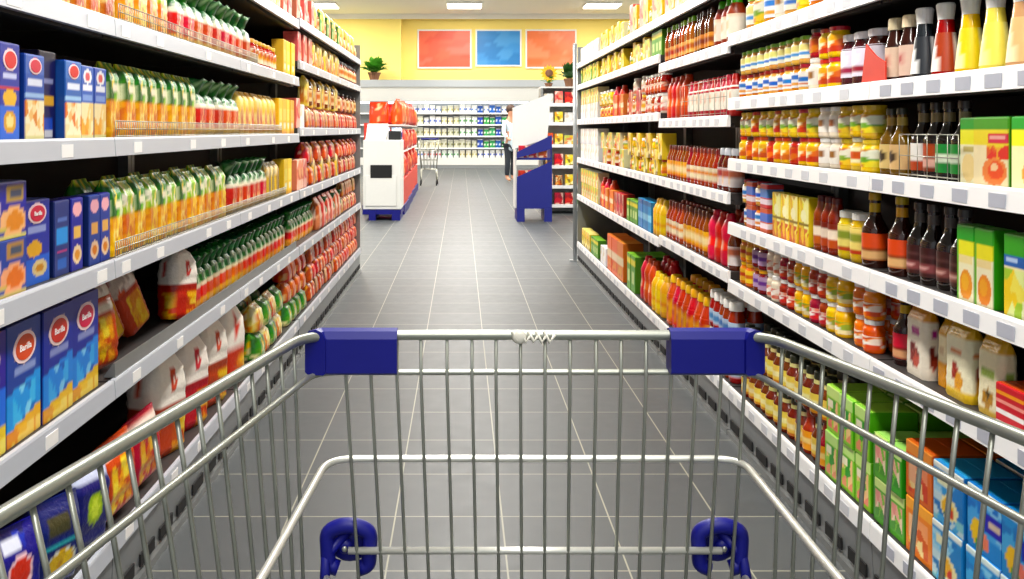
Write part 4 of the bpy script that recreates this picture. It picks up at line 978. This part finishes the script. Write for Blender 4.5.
# ------------------------------------------------------------ the hall
def structure(name, g): return tag(g.obj(name), kind='structure')
YW = 28.9; HC = 4.95; X0, X1 = -6.5, 7.5
def Xat(x, Y): return (x-461)/880*Y
def Zat(y, Y): return H-(y-130)/880*Y
# floor with tiles
fm = bpy.data.materials.new('grey_floor_tiles'); fm.use_nodes = True; nt = fm.node_tree; b = nt.nodes['Principled BSDF']
tc = nt.nodes.new('ShaderNodeTexCoord'); mp = nt.nodes.new('ShaderNodeMapping'); mp.inputs['Location'].default_value = (-.127+.331*40, -2.395+.337*40, 0)
nt.links.new(tc.outputs['Object'], mp.inputs['Vector'])
br = nt.nodes.new('ShaderNodeTexBrick'); br.offset = 0; br.squash = 1
for k_, v_ in (('Scale', 1), ('Mortar Size', .0028), ('Mortar Smooth', .3), ('Bias', 0), ('Brick Width', .331), ('Row Height', .337)): br.inputs[k_].default_value = v_
br.inputs['Color1'].default_value = (*lin('404446'), 1); br.inputs['Color2'].default_value = (*lin('474b4d'), 1); br.inputs['Mortar'].default_value = (*lin('9a9886'), 1)
nt.links.new(mp.outputs['Vector'], br.inputs['Vector'])
ns = nt.nodes.new('ShaderNodeTexNoise'); ns.inputs['Scale'].default_value = 14; ns.inputs['Detail'].default_value = 5
nt.links.new(tc.outputs['Object'], ns.inputs['Vector'])
mr = nt.nodes.new('ShaderNodeMapRange'); mr.inputs['To Min'].default_value = .86; mr.inputs['To Max'].default_value = 1.12; nt.links.new(ns.outputs['Fac'], mr.inputs['Value'])
vm = nt.nodes.new('ShaderNodeVectorMath'); vm.operation = 'SCALE'; nt.links.new(br.outputs['Color'], vm.inputs[0]); nt.links.new(mr.outputs['Result'], vm.inputs['Scale'])
nt.links.new(vm.outputs['Vector'], b.inputs['Base Color'])
mr2 = nt.nodes.new('ShaderNodeMapRange'); mr2.inputs['To Min'].default_value = .4; mr2.inputs['To Max'].default_value = .56; nt.links.new(ns.outputs['Fac'], mr2.inputs['Value']); nt.links.new(mr2.outputs['Result'], b.inputs['Roughness'])
b.inputs['Specular IOR Level'].default_value = .65
M['floor'] = fm
g = G(); g.box(X0, -4, -.05, X1, YW+.1, 0, 'floor'); structure('floor', g)
g = G(); g.box(X0-.1, -4, HC, X1+.1, YW+.1, HC+.1, 'ceil'); structure('ceiling', g)
g = G(); g.box(X0-.1, YW, 0, X1+.1, YW+.1, HC, 'yellow'); structure('wall_back', g)
g = G(); g.box(X0-.1, -4, 0, X0, YW, HC, 'wallw'); structure('wall_left', g)
g = G(); g.box(X1, -4, 0, X1+.1, YW, HC, 'wallw'); structure('wall_right', g)
xp = Xat(402, YW)
g = G(); g.box(X0, YW-.45, 0, xp, YW-.001, HC-.001, 'yellow'); structure('wall_back_pillar', g)
g = G(); g.box(X0, YW-.5, HC-.16, X1, YW-.46, HC-.002, 'ceil'); structure('trim_1', g)

# posters
def poster(x0, y0, x1, y1, cols, label, mname):
    Y = YW-.03
    a, b_ = Xat(x0, Y), Xat(x1, Y); z0, z1 = Zat(y1, Y), Zat(y0, Y)
    w, h = b_-a, z1-z0
    rt = empty('wall_poster', ((a+b_)/2, Y, z0)); tag(rt, label, 'poster')
    f = G(); t = .05
    for (p, q, r, s_) in ((-w/2-t, -t, -w/2, h+t), (w/2, -t, w/2+t, h+t), (-w/2, -t, w/2, 0), (-w/2, h, w/2, h+t)): f.box(p, -.03, q, r, .02, s_, 'white')
    f.obj('poster_frame', rt)
    s2 = sect_rect(w, .02, 14, .001, 1)
    loft([(h*i/10, 1, 1, 0, 0) for i in range(11)], s2, [photo(0, 0, 1, 1.01, cols, 22, hash_(mname))], 'card', h).obj('poster_sheet', rt)
def hash_(s): return sum(ord(c)*(i+3) for i, c in enumerate(s))
poster(419, 31, 470, 67, ['d2614e', 'd87060', 'cc5a48', 'd66852'], 'left red framed poster high on the yellow wall', 'ra')
poster(477, 31, 520, 65, ['3a7ab8', '4684c0', '3874b0', '508cc4'], 'blue framed poster between two red ones on yellow wall', 'bl')
poster(527, 31, 575, 67, ['d2614e', 'd66c5a', 'cc5a48', 'd87460'], 'right red framed poster high on the yellow wall', 'rb')

# refrigerated wall cabinet
YC = 27.7
cw0, cw1 = Xat(318, YC), Xat(600, YC)
cab = empty('dairy_cooler', ((cw0+cw1)/2, YC, 0)); tag(cab, 'long open dairy cooler with lit canopy along the yellow back wall', 'refrigerator')
W = cw1-cw0; hw = W/2; D = .66
zt = Zat(80, YC)
def part(name, m, *b_): g = G(); g.box(*b_, m); return g.obj(name, cab)
part('back_panel', 'steel', -hw, D-.04, .0, hw, D, Zat(87, YC)-.001)
part('base', 'steel', -hw, 0, 0, hw, D-.045, Zat(159, YC))
part('side_panel', 'steel', -hw-.05, 0, 0, -hw-.001, D, zt); part('side_panel', 'steel', hw+.001, 0, 0, hw+.05, D, zt)
part('canopy', 'steel', -hw, -.12, Zat(87, YC), hw, D, zt)
g = G(); g.prism([(-.1, Zat(87, YC)-.002), (.06, Zat(87, YC)-.002), (.1, Zat(101, YC)), (.02, Zat(101, YC))], 0, -hw, hw, 'white'); g.obj('canopy_valance', cab)
g = G()
g.box(-hw+.1, .12, Zat(103, YC), hw-.1, .2, Zat(103, YC)+.04, 'lampcold'); g.obj('canopy_light', cab)
g = G(); g.prism([(-.05, Zat(165, YC)), (-.005, Zat(165, YC)), (-.02, Zat(157.5, YC)), (-.05, Zat(157.5, YC))], 0, -hw, hw, 'white'); g.obj('bin_front', cab)
levels = [Zat(y, YC) for y in (113, 124.5, 136, 148)]
for z in levels:
    g = G(); g.box(-hw, .1, z-.025, hw, D-.05, z, 'kick'); g.box(-hw, .08, z-.035, hw, .1, z+.01, 'rail'); g.obj('shelf', cab)
rg = random.Random(5)
CNTD = {}
lvn = ['top shelf', 'second shelf', 'third shelf', 'fourth shelf', 'front bin']
for li, z in enumerate(levels+[Zat(153, YC)-.0]):
    bin_ = li == 4
    if bin_: z = Zat(158, YC)+.004
    x = Xat(408, YC)
    i = 0
    seqs = {0: [0, 0, 1, 0], 1: [1, 0, 1, 2], 2: [5, 1, 5, 2], 3: [5, 1, 5, 5], 4: [0, 6, 2, 1, 0]}[li]
    while x < Xat(520, YC):
        px = 461+880*x/YC
        if px > 480 and li < 4: kk = [3, 4, 4][i % 3] if li in (1, 2, 3) and px > 478 else [3, 0, 3][i % 3]
        else: kk = seqs[(i//3) % len(seqs)]
        kd = KINDS['dairy%d' % kk]
        o = instance(kd, 0, (x, YC+(.2 if bin_ else .22), z+.002), rg.uniform(-.1, .1), (1.0 if bin_ else rg.choice([.95, 1.05, 1.15])))
        o['category'] = kd.cat; key = (kd.desc, 'cooler '+lvn[li])
        CNTD.setdefault(key, []).append(o)
        x += .19; i += 1
for (desc, pl), lst in CNTD.items():
    for i, o in enumerate(lst):
        n = len(lst)
        o['label'] = ('only %s on %s' % (desc, pl)) if n == 1 else '%s %s from the left on %s' % (ordw(i+1), desc, pl)
        if n > 1: o['group'] = '%s, %s' % (desc, pl)

# potted plants on the cooler
def plant(loc, n, r, hgt, label, flower=False, m='leaf'):
    rt = empty('potted_plant', loc); tag(rt, label, 'plant')
    g = G(); N = 14; V = []
    hp = hgt*.3
    for (z, q) in ((0, .7), (hp*.8, 1), (hp*.8, 1.1), (hp, 1.1), (hp, .9), (hp*.85, .85)): V += [(r*.38*q*math.cos(2*PI*i/N), r*.38*q*math.sin(2*PI*i/N), z) for i in range(N)]
    Fc = [(a*N+i, a*N+(i+1) % N, (a+1)*N+(i+1) % N, (a+1)*N+i) for a in range(5) for i in range(N)]+[tuple(range(N))[::-1], tuple(5*N+i for i in range(N))]
    g.add(V, Fc, 'pot'); g.obj('pot', rt)
    rg = random.Random(label); g = G()
    for i in range(n):
        a = rg.uniform(0, 2*PI); e = rg.uniform(.25, 1.3); L = r*rg.uniform(.7, 1.2)
        d = Vector((math.cos(a)*math.cos(e), math.sin(a)*math.cos(e), math.sin(e)*hgt/r*.7)); p = Vector((0, 0, hp*.9))
        tip = p+d*L; mid = p+d*L*.6+Vector((0, 0, .08*L)); sd = Vector((-math.sin(a), math.cos(a), 0))*L*.22
        v = [p+sd*.15, p-sd*.15, mid-sd, mid+sd, mid+Vector((0, 0, -.05*L)), tip-Vector((0, 0, .12*L))]
        g.add(v, [(0, 1, 4), (1, 2, 4), (0, 4, 3), (2, 5, 4), (3, 4, 5)], m)
    g.obj('foliage', rt)
    if flower:
        f = G(); c = Vector((0, -.06, hgt)); f.tube([(0, 0, hp*.8), (0, -.02, hgt)], r*.06, 'leafd', 6)
        f.obj('stem', rt)
        f = G()
        for i in range(14):
            a = 2*PI*i/14; q = r*.85
            p1 = c+Vector((math.cos(a), 0, math.sin(a)))*q; pr = Vector((-math.sin(a), 0, math.cos(a)))*q*.22; m1 = c+(p1-c)*.6
            f.add([c, m1+pr, p1+Vector((0, -.01, 0)), m1-pr], [(0, 1, 2, 3)], 'petal')
        f.obj('petals', rt)
        f = G(); f.sphere(c+Vector((0, -.012, 0)), r*.38, .02, r*.38, 'pot', 12, 6); f.obj('flower_head', rt)
plant((Xat(374, YC), YC+.06, zt+.001), 150, .5, .8, 'bushy green plant on the cooler top above the white kiosk')

# ---- white kiosk with blue base on the left
YK = 11.7
kx0, kx1 = Xat(363, YK), Xat(401, YK)
rt = empty('service_kiosk', ((kx0+kx1)/2, YK, 0)); tag(rt, 'white kiosk cabinet with dark slot and blue base past left shelves', 'kiosk')
w = (kx1-kx0); zb_, z1_ = .14, Zat(140, YK)
g = G(); g.bbox(-w/2, .0, zb_, w/2, .55, z1_, 'white', .01); g.bbox(-w/2+.03, -.012, zb_+.05, w/2-.06, -.0005, zb_+.46, 'white', .004); body = g.obj('cabinet_body', rt)
g = G(); g.box(-w/2+.08, -.03, .0, -w/2+.17, .5, zb_-.001, 'blue'); g.box(w/2-.12, -.03, 0, w/2-.01, .5, zb_-.001, 'blue'); g.box(-w/2, -.02, .08, w/2, .54, zb_-.001, 'blue'); g.obj('blue_base', rt)
g = G(); g.box(-w/2+.1, -.015, Zat(178, YK), w/2-.12, -.001, Zat(165, YK), 'dark'); g.obj('slot', rt)
g = G(); g.prism([(.02, z1_+.001), (.4, z1_+.001), (.4, z1_+.22), (.34, z1_+.22)], 0, -w/2+.03, w/2-.2, 'white'); g.obj('sloping_top', rt)
g = G(); g.box(w/2-.17, .06, z1_+.001, w/2-.01, .2, z1_+.12, 'black'); g.obj('scanner', rt)
for i in range(3):
    o = instance(KINDS['blsnack'], 0, (rt.location.x+.05+.1*i, YK+.49-.0*i, z1_+.002), .2*i, .55)
    o.location.x = rt.location.x-.18+.17*i
    o['category'] = 'bag'; o['label'] = '%s of three blue snack bags standing on the white kiosk' % ['leftmost', 'middle', 'rightmost'][i]; o['group'] = 'blue snack bags on the kiosk'

# ---- row of red snack displays behind the kiosk
for bi in range(4):
    Y0 = 12.5+bi*1.35; xr = -.79 - bi*.02; xl = xr-.62
    rt = empty('snack_display', ((xl+xr)/2, Y0, 0)); tag(rt, '%s red snack display on a blue pallet behind the white kiosk' % ['first', 'second', 'third', 'last'][bi], 'display stand', 'red snack displays behind the kiosk')
    g = G(); hw2 = .3
    for k_ in range(3): g.box(-hw2+k_*.25, 0, 0, -hw2+.1+k_*.25, 1.2, .09, 'blue')
    g.box(-hw2, 0, .09, hw2, 1.2, .13, 'blue'); g.obj('pallet', rt)
    g = G(); g.box(-hw2+.02, .02, .131, hw2-.02, 1.18, .5, 'red'); g.box(-hw2+.02, .02, .5, -hw2+.06, 1.18, 1.3, 'red')
    g.box(-hw2+.06, .02, .5, hw2-.02, .05, 1.2, 'red'); g.obj('display_box', rt)
    for li, z in enumerate((.52, .90, 1.28)):
        if li: s_ = G(); s_.box(-hw2+.06, .06, z-.02, hw2-.02, 1.18, z-.001, 'white'); s_.obj('display_shelf', rt)
        for k_ in range(3):
            kd = KINDS['redsnack' if (k_+li+bi) % 3 else 'orsnack']
            o = instance(kd, 0, (rt.location.x+.19, Y0+.24+k_*.35, z), PI/2-.35*rg.random(), .9 if li < 2 else rg.uniform(.85, 1.1))
            o['category'] = 'bag'; o['group'] = 'snack bags on the red displays'
            o['label'] = '%s %s, %s tier of %s snack display' % (['nearest', 'middle', 'farthest'][k_], kd.desc, ['lower', 'middle', 'upper'][li], ['first', 'second', 'third', 'last'][bi])
    o = instance(KINDS['redsnack'], 0, (rt.location.x-.08, Y0+.15, 1.282), 0, .9)
    o['category'] = 'bag'; o['group'] = 'snack bags on the red displays'; o['label'] = 'red snack bag facing the aisle end atop %s snack display' % ['first', 'second', 'third', 'last'][bi]

# ---- blue cardboard display with white header, right
YB = 11.5
bx0, bx1 = Xat(517, YB), Xat(552, YB)
rt = empty('cardboard_display', ((bx0+bx1)/2, YB, 0)); tag(rt, 'dark blue cardboard display with sloping tiers and tall white header', 'display stand')
w = bx1-bx0; hw2 = w/2
g = G(); g.box(-hw2, 0, .0, -hw2+.1, .5, .17, 'navy'); g.box(hw2-.1, 0, 0, hw2, .5, .17, 'navy'); g.box(-hw2, 0, .171, hw2, .5, Zat(184, YB), 'navy')
# front with slanted top edge: low on the left, high on the right
za, zb2 = Zat(177, YB), Zat(161, YB)
g.prism([(-hw2, Zat(184, YB)), (hw2, Zat(184, YB)), (hw2, zb2), (-hw2, za)], 1, 0, .02, 'navy')
g.box(hw2-.015, .02, Zat(184, YB), hw2, .5, Zat(136, YB), 'navy'); g.obj('lower_body', rt)
g = G(); g.prism([(-hw2, Zat(158, YB)), (-hw2, Zat(152, YB)), (hw2, Zat(135, YB)), (hw2, Zat(149, YB))], 1, 0, .02, 'navy'); g.box(-hw2, .02, Zat(160, YB), hw2-.016, .5, Zat(158, YB), 'navy'); g.obj('upper_tier', rt)
g = G(); g.prism([(-hw2-.03, Zat(150, YB)), (hw2-.02, Zat(139, YB)), (hw2+.03, Zat(92, YB)), (-hw2-.03, Zat(107, YB))], 1, .42, .5, 'white'); g.obj('header_board', rt)
g = G(); g.box(-hw2-.02, .10, .171, -hw2-.001, .5, Zat(150, YB), 'white'); g.obj('side_board', rt)
for li, (z, pl) in enumerate(((Zat(184, YB)+.002, 'lower'), (Zat(158, YB)+.004, 'upper'))):
    for k_ in range(3):
        o = instance(KINDS['redbox'], 0, (rt.location.x-hw2+.085+k_*.13, YB+.1, z), 0, 1.0+(.05 if li else .15))
        o['category'] = 'box'; o['group'] = 'red cartons in the blue display'; o['label'] = '%s red carton in the %s tier of the blue cardboard display' % (['leftmost', 'middle', 'rightmost'][k_], pl)

# ---- sunflower behind the display and end shelving
YE = 12.6
rt = empty('end_shelving', (Xat(566, YE), YE, 0)); tag(rt, 'white end shelving with mixed goods between blue display and steel post', 'shelving')
ew = Xat(590, YE)-Xat(541, YE); hw2 = ew/2; rtx = (Xat(541, YE)+Xat(590, YE))/2; rt.location.x = rtx
g = G(); g.box(-hw2, .4, 0, hw2, .43, Zat(88, YE), 'white'); g.obj('back_panel', rt)
for sx in (-hw2, hw2-.03): g = G(); g.box(sx, 0, 0, sx+.03, .4, Zat(88, YE), 'upright'); g.obj('upright', rt)
zs = [Zat(y, YE) for y in (205, 186, 166, 145, 123, 104)]
for z in zs: g = G(); g.box(-hw2+.031, 0, z-.03, hw2-.031, .399, z, 'white'); g.box(-hw2+.031, -.012, z-.035, hw2-.031, -.001, z+.012, 'rail'); g.obj('shelf', rt)
seq = [['greencan', 'redbox', 'redbox'], ['redbox', 'brown', 'yellowbox'], ['brown', 'redbox', 'yellowbox'], ['orangebox2', 'yellowbox', 'lightbox'], ['whitebox', 'yellowbox', 'whitebox'], ['whitebox', 'pinkbox', 'redbox']]
en = ['bottom', 'second', 'third', 'fourth', 'fifth', 'top']
ex = {}
for li, z in enumerate(zs):
    x = -hw2+.11; i = 0
    while x < hw2-.08:
        k_ = seq[li][i % 3]; k_ = 'brownpack' if k_ == 'brown' else k_
        kd = KINDS[k_]; o = instance(kd, 0, (rtx+x, YE+.08, z+.001), 0, 1.15)
        o['category'] = kd.cat; ex.setdefault((kd.desc, en[li]), []).append(o)
        x += .15; i += 1
for (desc, e), lst in ex.items():
    for i, o in enumerate(lst):
        o['label'] = '%s %s from left, %s level of the white end shelving' % (ordw(i+1), desc, e) if len(lst) > 1 else '%s on the %s level of the white end shelving' % (desc, e)
        o['group'] = 'goods on the white end shelving'
rt = None
zt2 = Zat(88, YE)
g = G()
# flower on the shelf top
g.box(Xat(541, YE), YE+.0, zt2, Xat(590, YE), YE+.43, zt2+.02, 'white'); o = g.obj('shelf_top_board'); tag(o, 'white board lying across the top of the end shelving', 'board')
plant((Xat(550, YE), YE+.2, zt2+.021), 16, .15, .2, 'sunflower in a small pot on top of the end shelving', True)
plant((Xat(571, YE), YE+.2, zt2+.021), 60, .2, .42, 'tall leafy green plant on top of the end shelving', m='leafd')

# ---- person in a pale coat by the cooler
def skinned(name, nodes, edges, m, parent=None, sub=2):
    me = bpy.data.meshes.new(name); me.from_pydata([n[0] for n in nodes], edges, [])
    o = bpy.data.objects.new(name, me); COL.objects.link(o)
    md = o.modifiers.new('s', 'SKIN'); 
    for i, n in enumerate(nodes):
        me.skin_vertices[0].data[i].radius = n[1] if isinstance(n[1], tuple) else (n[1], n[1])
    me.skin_vertices[0].data[0].use_root = True
    md2 = o.modifiers.new('u', 'SUBSURF'); md2.levels = sub; md2.render_levels = sub
    dg = bpy.context.evaluated_depsgraph_get(); ev = o.evaluated_get(dg); nm = bpy.data.meshes.new_from_object(ev)
    bpy.data.objects.remove(o)
    nm.materials.clear(); nm.materials.append(M[m]); nm.polygons.foreach_set('use_smooth', [True]*len(nm.polygons))
    o = bpy.data.objects.new(name, nm); link(o, parent); return o
YP = 20.5
pr = empty('person', (Xat(511, YP), YP, 0), rz=.5); tag(pr, 'person in a pale blue coat standing sideways near the cooler', 'person')
body = [((0, 0, .92), .13), ((0, 0, 1.15), .13), ((0, .0, 1.38), (.15, .11)), ((0, 0, 1.48), .06), ((0, -.01, 1.62), .095), ((0, -.01, 1.70), .08),
        ((-.17, 0, 1.38), .05), ((-.22, -.03, 1.12), .042), ((-.2, -.22, .98), .033), ((-.19, -.3, .97), .02),
        ((.17, 0, 1.38), .05), ((.23, .02, 1.12), .042), ((.22, -.12, .92), .033), ((.22, -.17, .85), .02),
        ((-.09, 0, .86), .085), ((-.1, -.02, .48), .06), ((-.1, .02, .09), .042), ((-.1, -.12, .035), .032),
        ((.09, 0, .86), .085), ((.1, .04, .48), .06), ((.1, .1, .09), .042), ((.1, -.04, .035), .032)]
eds = [(0, 1), (1, 2), (2, 3), (3, 4), (4, 5), (2, 6), (6, 7), (7, 8), (8, 9), (2, 10), (10, 11), (11, 12), (12, 13), (0, 14), (14, 15), (15, 16), (16, 17), (0, 18), (18, 19), (19, 20), (20, 21)]
skinned('body', body, eds, 'skin', pr)
ct = [((0, 0, .98), (.17, .15)), ((0, 0, 1.15), (.155, .14)), ((0, 0, 1.38), (.165, .125)), ((0, 0, 1.45), (.09, .08)), ((-.17, 0, 1.38), .065), ((-.22, -.03, 1.12), .055), ((-.2, -.18, 1.0), .045),
      ((.17, 0, 1.38), .065), ((.23, .02, 1.12), .055), ((.22, -.09, .95), .045), ((0, .01, .68), (.19, .16))]
skinned('coat', ct, [(0, 1), (1, 2), (2, 3), (2, 4), (4, 5), (5, 6), (2, 7), (7, 8), (8, 9), (0, 10)], 'coatw', pr)
skinned('trousers', [((0, 0, .88), .13), ((-.09, 0, .8), .095), ((-.1, -.02, .48), .072), ((-.1, .02, .12), .058), ((.09, 0, .8), .095), ((.1, .04, .48), .072), ((.1, .1, .12), .058)],
        [(0, 1), (1, 2), (2, 3), (0, 4), (4, 5), (5, 6)], 'trouser', pr)
g = G(); g.sphere((0, .015, 1.685), .105, .115, .115, 'hair', 14, 10); g.obj('hair', pr)
g = G(); g.sphere((0, -.105, 1.62), .014, .02, .02, 'skin', 8, 5); g.obj('nose', pr)

# ---- small wire trolley at the end of the snack row
YT = 19.2
rt = empty('basket_trolley', (Xat(429, YT), YT, 0)); tag(rt, 'grey wire shopping trolley parked beyond the red snack displays', 'shopping trolley')
g = G()
for z, q in ((.35, .8), (.55, .9), (.75, 1), (.95, 1.1)):
    g.tube([(-.2*q, -.3*q, z), (.2*q, -.3*q, z), (.2*q, .3*q, z), (-.2*q, .3*q, z)], .008, 'wire', 5, closed=True)
for i in range(6):
    for yy in (-.3, .3): x = -.2+.08*i; g.tube([(x*.8, yy*.8, .35), (x*1.1, yy*1.1, .95)], .005, 'wire', 4)
    for xx in (-.2, .2): y = -.3+.12*i; g.tube([(xx*.8, y*.8, .35), (xx*1.1, y*1.1, .95)], .005, 'wire', 4)
g.obj('wire_basket', rt)
g = G(); g.tube([(-.2, .36, 1.0), (.2, .36, 1.0)], .018, 'blue', 8); g.tube([(-.22, .33, .95), (-.2, .36, 1.0)], .01, 'wire', 5); g.tube([(.22, .33, .95), (.2, .36, 1.0)], .01, 'wire', 5); g.obj('handle', rt)
g = G()
for sx in (-1, 1): g.tube([(sx*.16, .24, .36), (sx*.18, .3, .14), (sx*.17, -.26, .13), (sx*.16, -.24, .36)], .012, 'wire', 6)
g.obj('frame', rt)
for (x, y) in ((-.18, .28), (.18, .28), (-.17, -.25), (.17, -.25)):
    g = G(); g.tube([(x-.012, y, .06), (x+.012, y, .06)], .06, 'black', 14); g.tube([(x, y, .06), (x, y, .14)], .012, 'wire', 5); g.obj('caster', rt)

# ---- red flag sign by the jars on the right
g = G()
zf = LEV['R1'][4]; 
g.prism([(0, .0), (.13, .0), (.105, .1), (.05, .065), (0, .045)], 0, 0, .004, 'red')
o = g.obj('shelf_sign', None, (XR+.008, 2.195, zf+.004)); tag(o, 'bright red shelf sign beside the beige capped bottles', 'sign')

# ------------------------------------------------------------ lamps
def lamp(x, y, z, L, Wd, label, power):
    rt = empty('ceiling_lamp', (x, y, z)); tag(rt, label, 'lamp', 'ceiling lamps')
    g = G(); g.box(-Wd/2-.02, -L/2-.02, .03, Wd/2+.02, L/2+.02, .08, 'white'); g.obj('lamp_housing', rt)
    g = G(); g.box(-Wd/2, -L/2, .0, Wd/2, L/2, .029, 'lamp'); g.obj('diffuser', rt)
    if z < HC-.2:
        g = G()
        for yy in (-L/2+.1, L/2-.1): g.tube([(0, yy, .08), (0, yy, HC-z-.001)], .006, 'wire', 5)
        g.obj('suspension_rod', rt)
    ld = bpy.data.lights.new('lamp_light', 'AREA'); ld.shape = 'RECTANGLE'; ld.size = Wd; ld.size_y = L; ld.energy = power; ld.color = (1, .975, .93)
    lo = bpy.data.objects.new('lamp_light', ld); lo.location = (0, 0, -.01); link(lo, rt)
for i, y in enumerate((-2.6, -.2, 2.2, 4.6, 7.0, 9.4, 11.8)):
    lamp(.1, y, 3.25, 1.9, .3, 'suspended lamp over the aisle, %s from the shopping cart' % ordw(i+1), LP)
for i, (x, y) in enumerate([(-4.2, 26.2), (.1, 26.2), (4.2, 26.2)]):
    lamp(x, y, HC-.081, .9, 1.0, '%s ceiling lamp before the yellow back wall' % ['left', 'middle', 'right'][i], LPB)
for i, (x, y) in enumerate([(-3.5, 16), (.1, 16), (3.7, 16), (-3.5, 20), (.1, 20), (3.7, 20)]):
    lamp(x, y, HC-.081, 1.9, .4, '%s lamp of the %s ceiling row past the aisle' % (['left', 'middle', 'right'][i % 3], ['nearer', 'farther'][i//3]), LPB)
for i, (x, y) in enumerate([(3.6, 9.6), (-3.2, 9.6)]):
    lamp(x, y, 3.4, 1.9, .3, 'suspended lamp above the %s cross aisle' % ['right', 'left'][i], LPB)

finish_labels()
# ------------------------------------------------------------ world, camera
wd = bpy.data.worlds.new('world'); S.world = wd; wd.use_nodes = True
bg = wd.node_tree.nodes['Background']; bg.inputs[0].default_value = (.93, .97, 1, 1); bg.inputs[1].default_value = WS
cam = bpy.data.cameras.new('camera'); co = bpy.data.objects.new('camera', cam); COL.objects.link(co)
co.location = (0, 0, H); co.rotation_euler = (PI/2, 0, 0)
cam.sensor_width = 36; cam.lens = F/1024*36; cam.shift_x = (512-461)/1024; cam.shift_y = -(289.5-130)/1024; cam.clip_start = .02
S.camera = co
S.view_settings.view_transform = 'Standard'; S.view_settings.look = 'None'; S.view_settings.gamma = 1; S.view_settings.use_curve_mapping = False
S.view_settings.exposure = EXPO
S.cycles.max_bounces = 6; S.cycles.diffuse_bounces = 4; S.cycles.glossy_bounces = 3
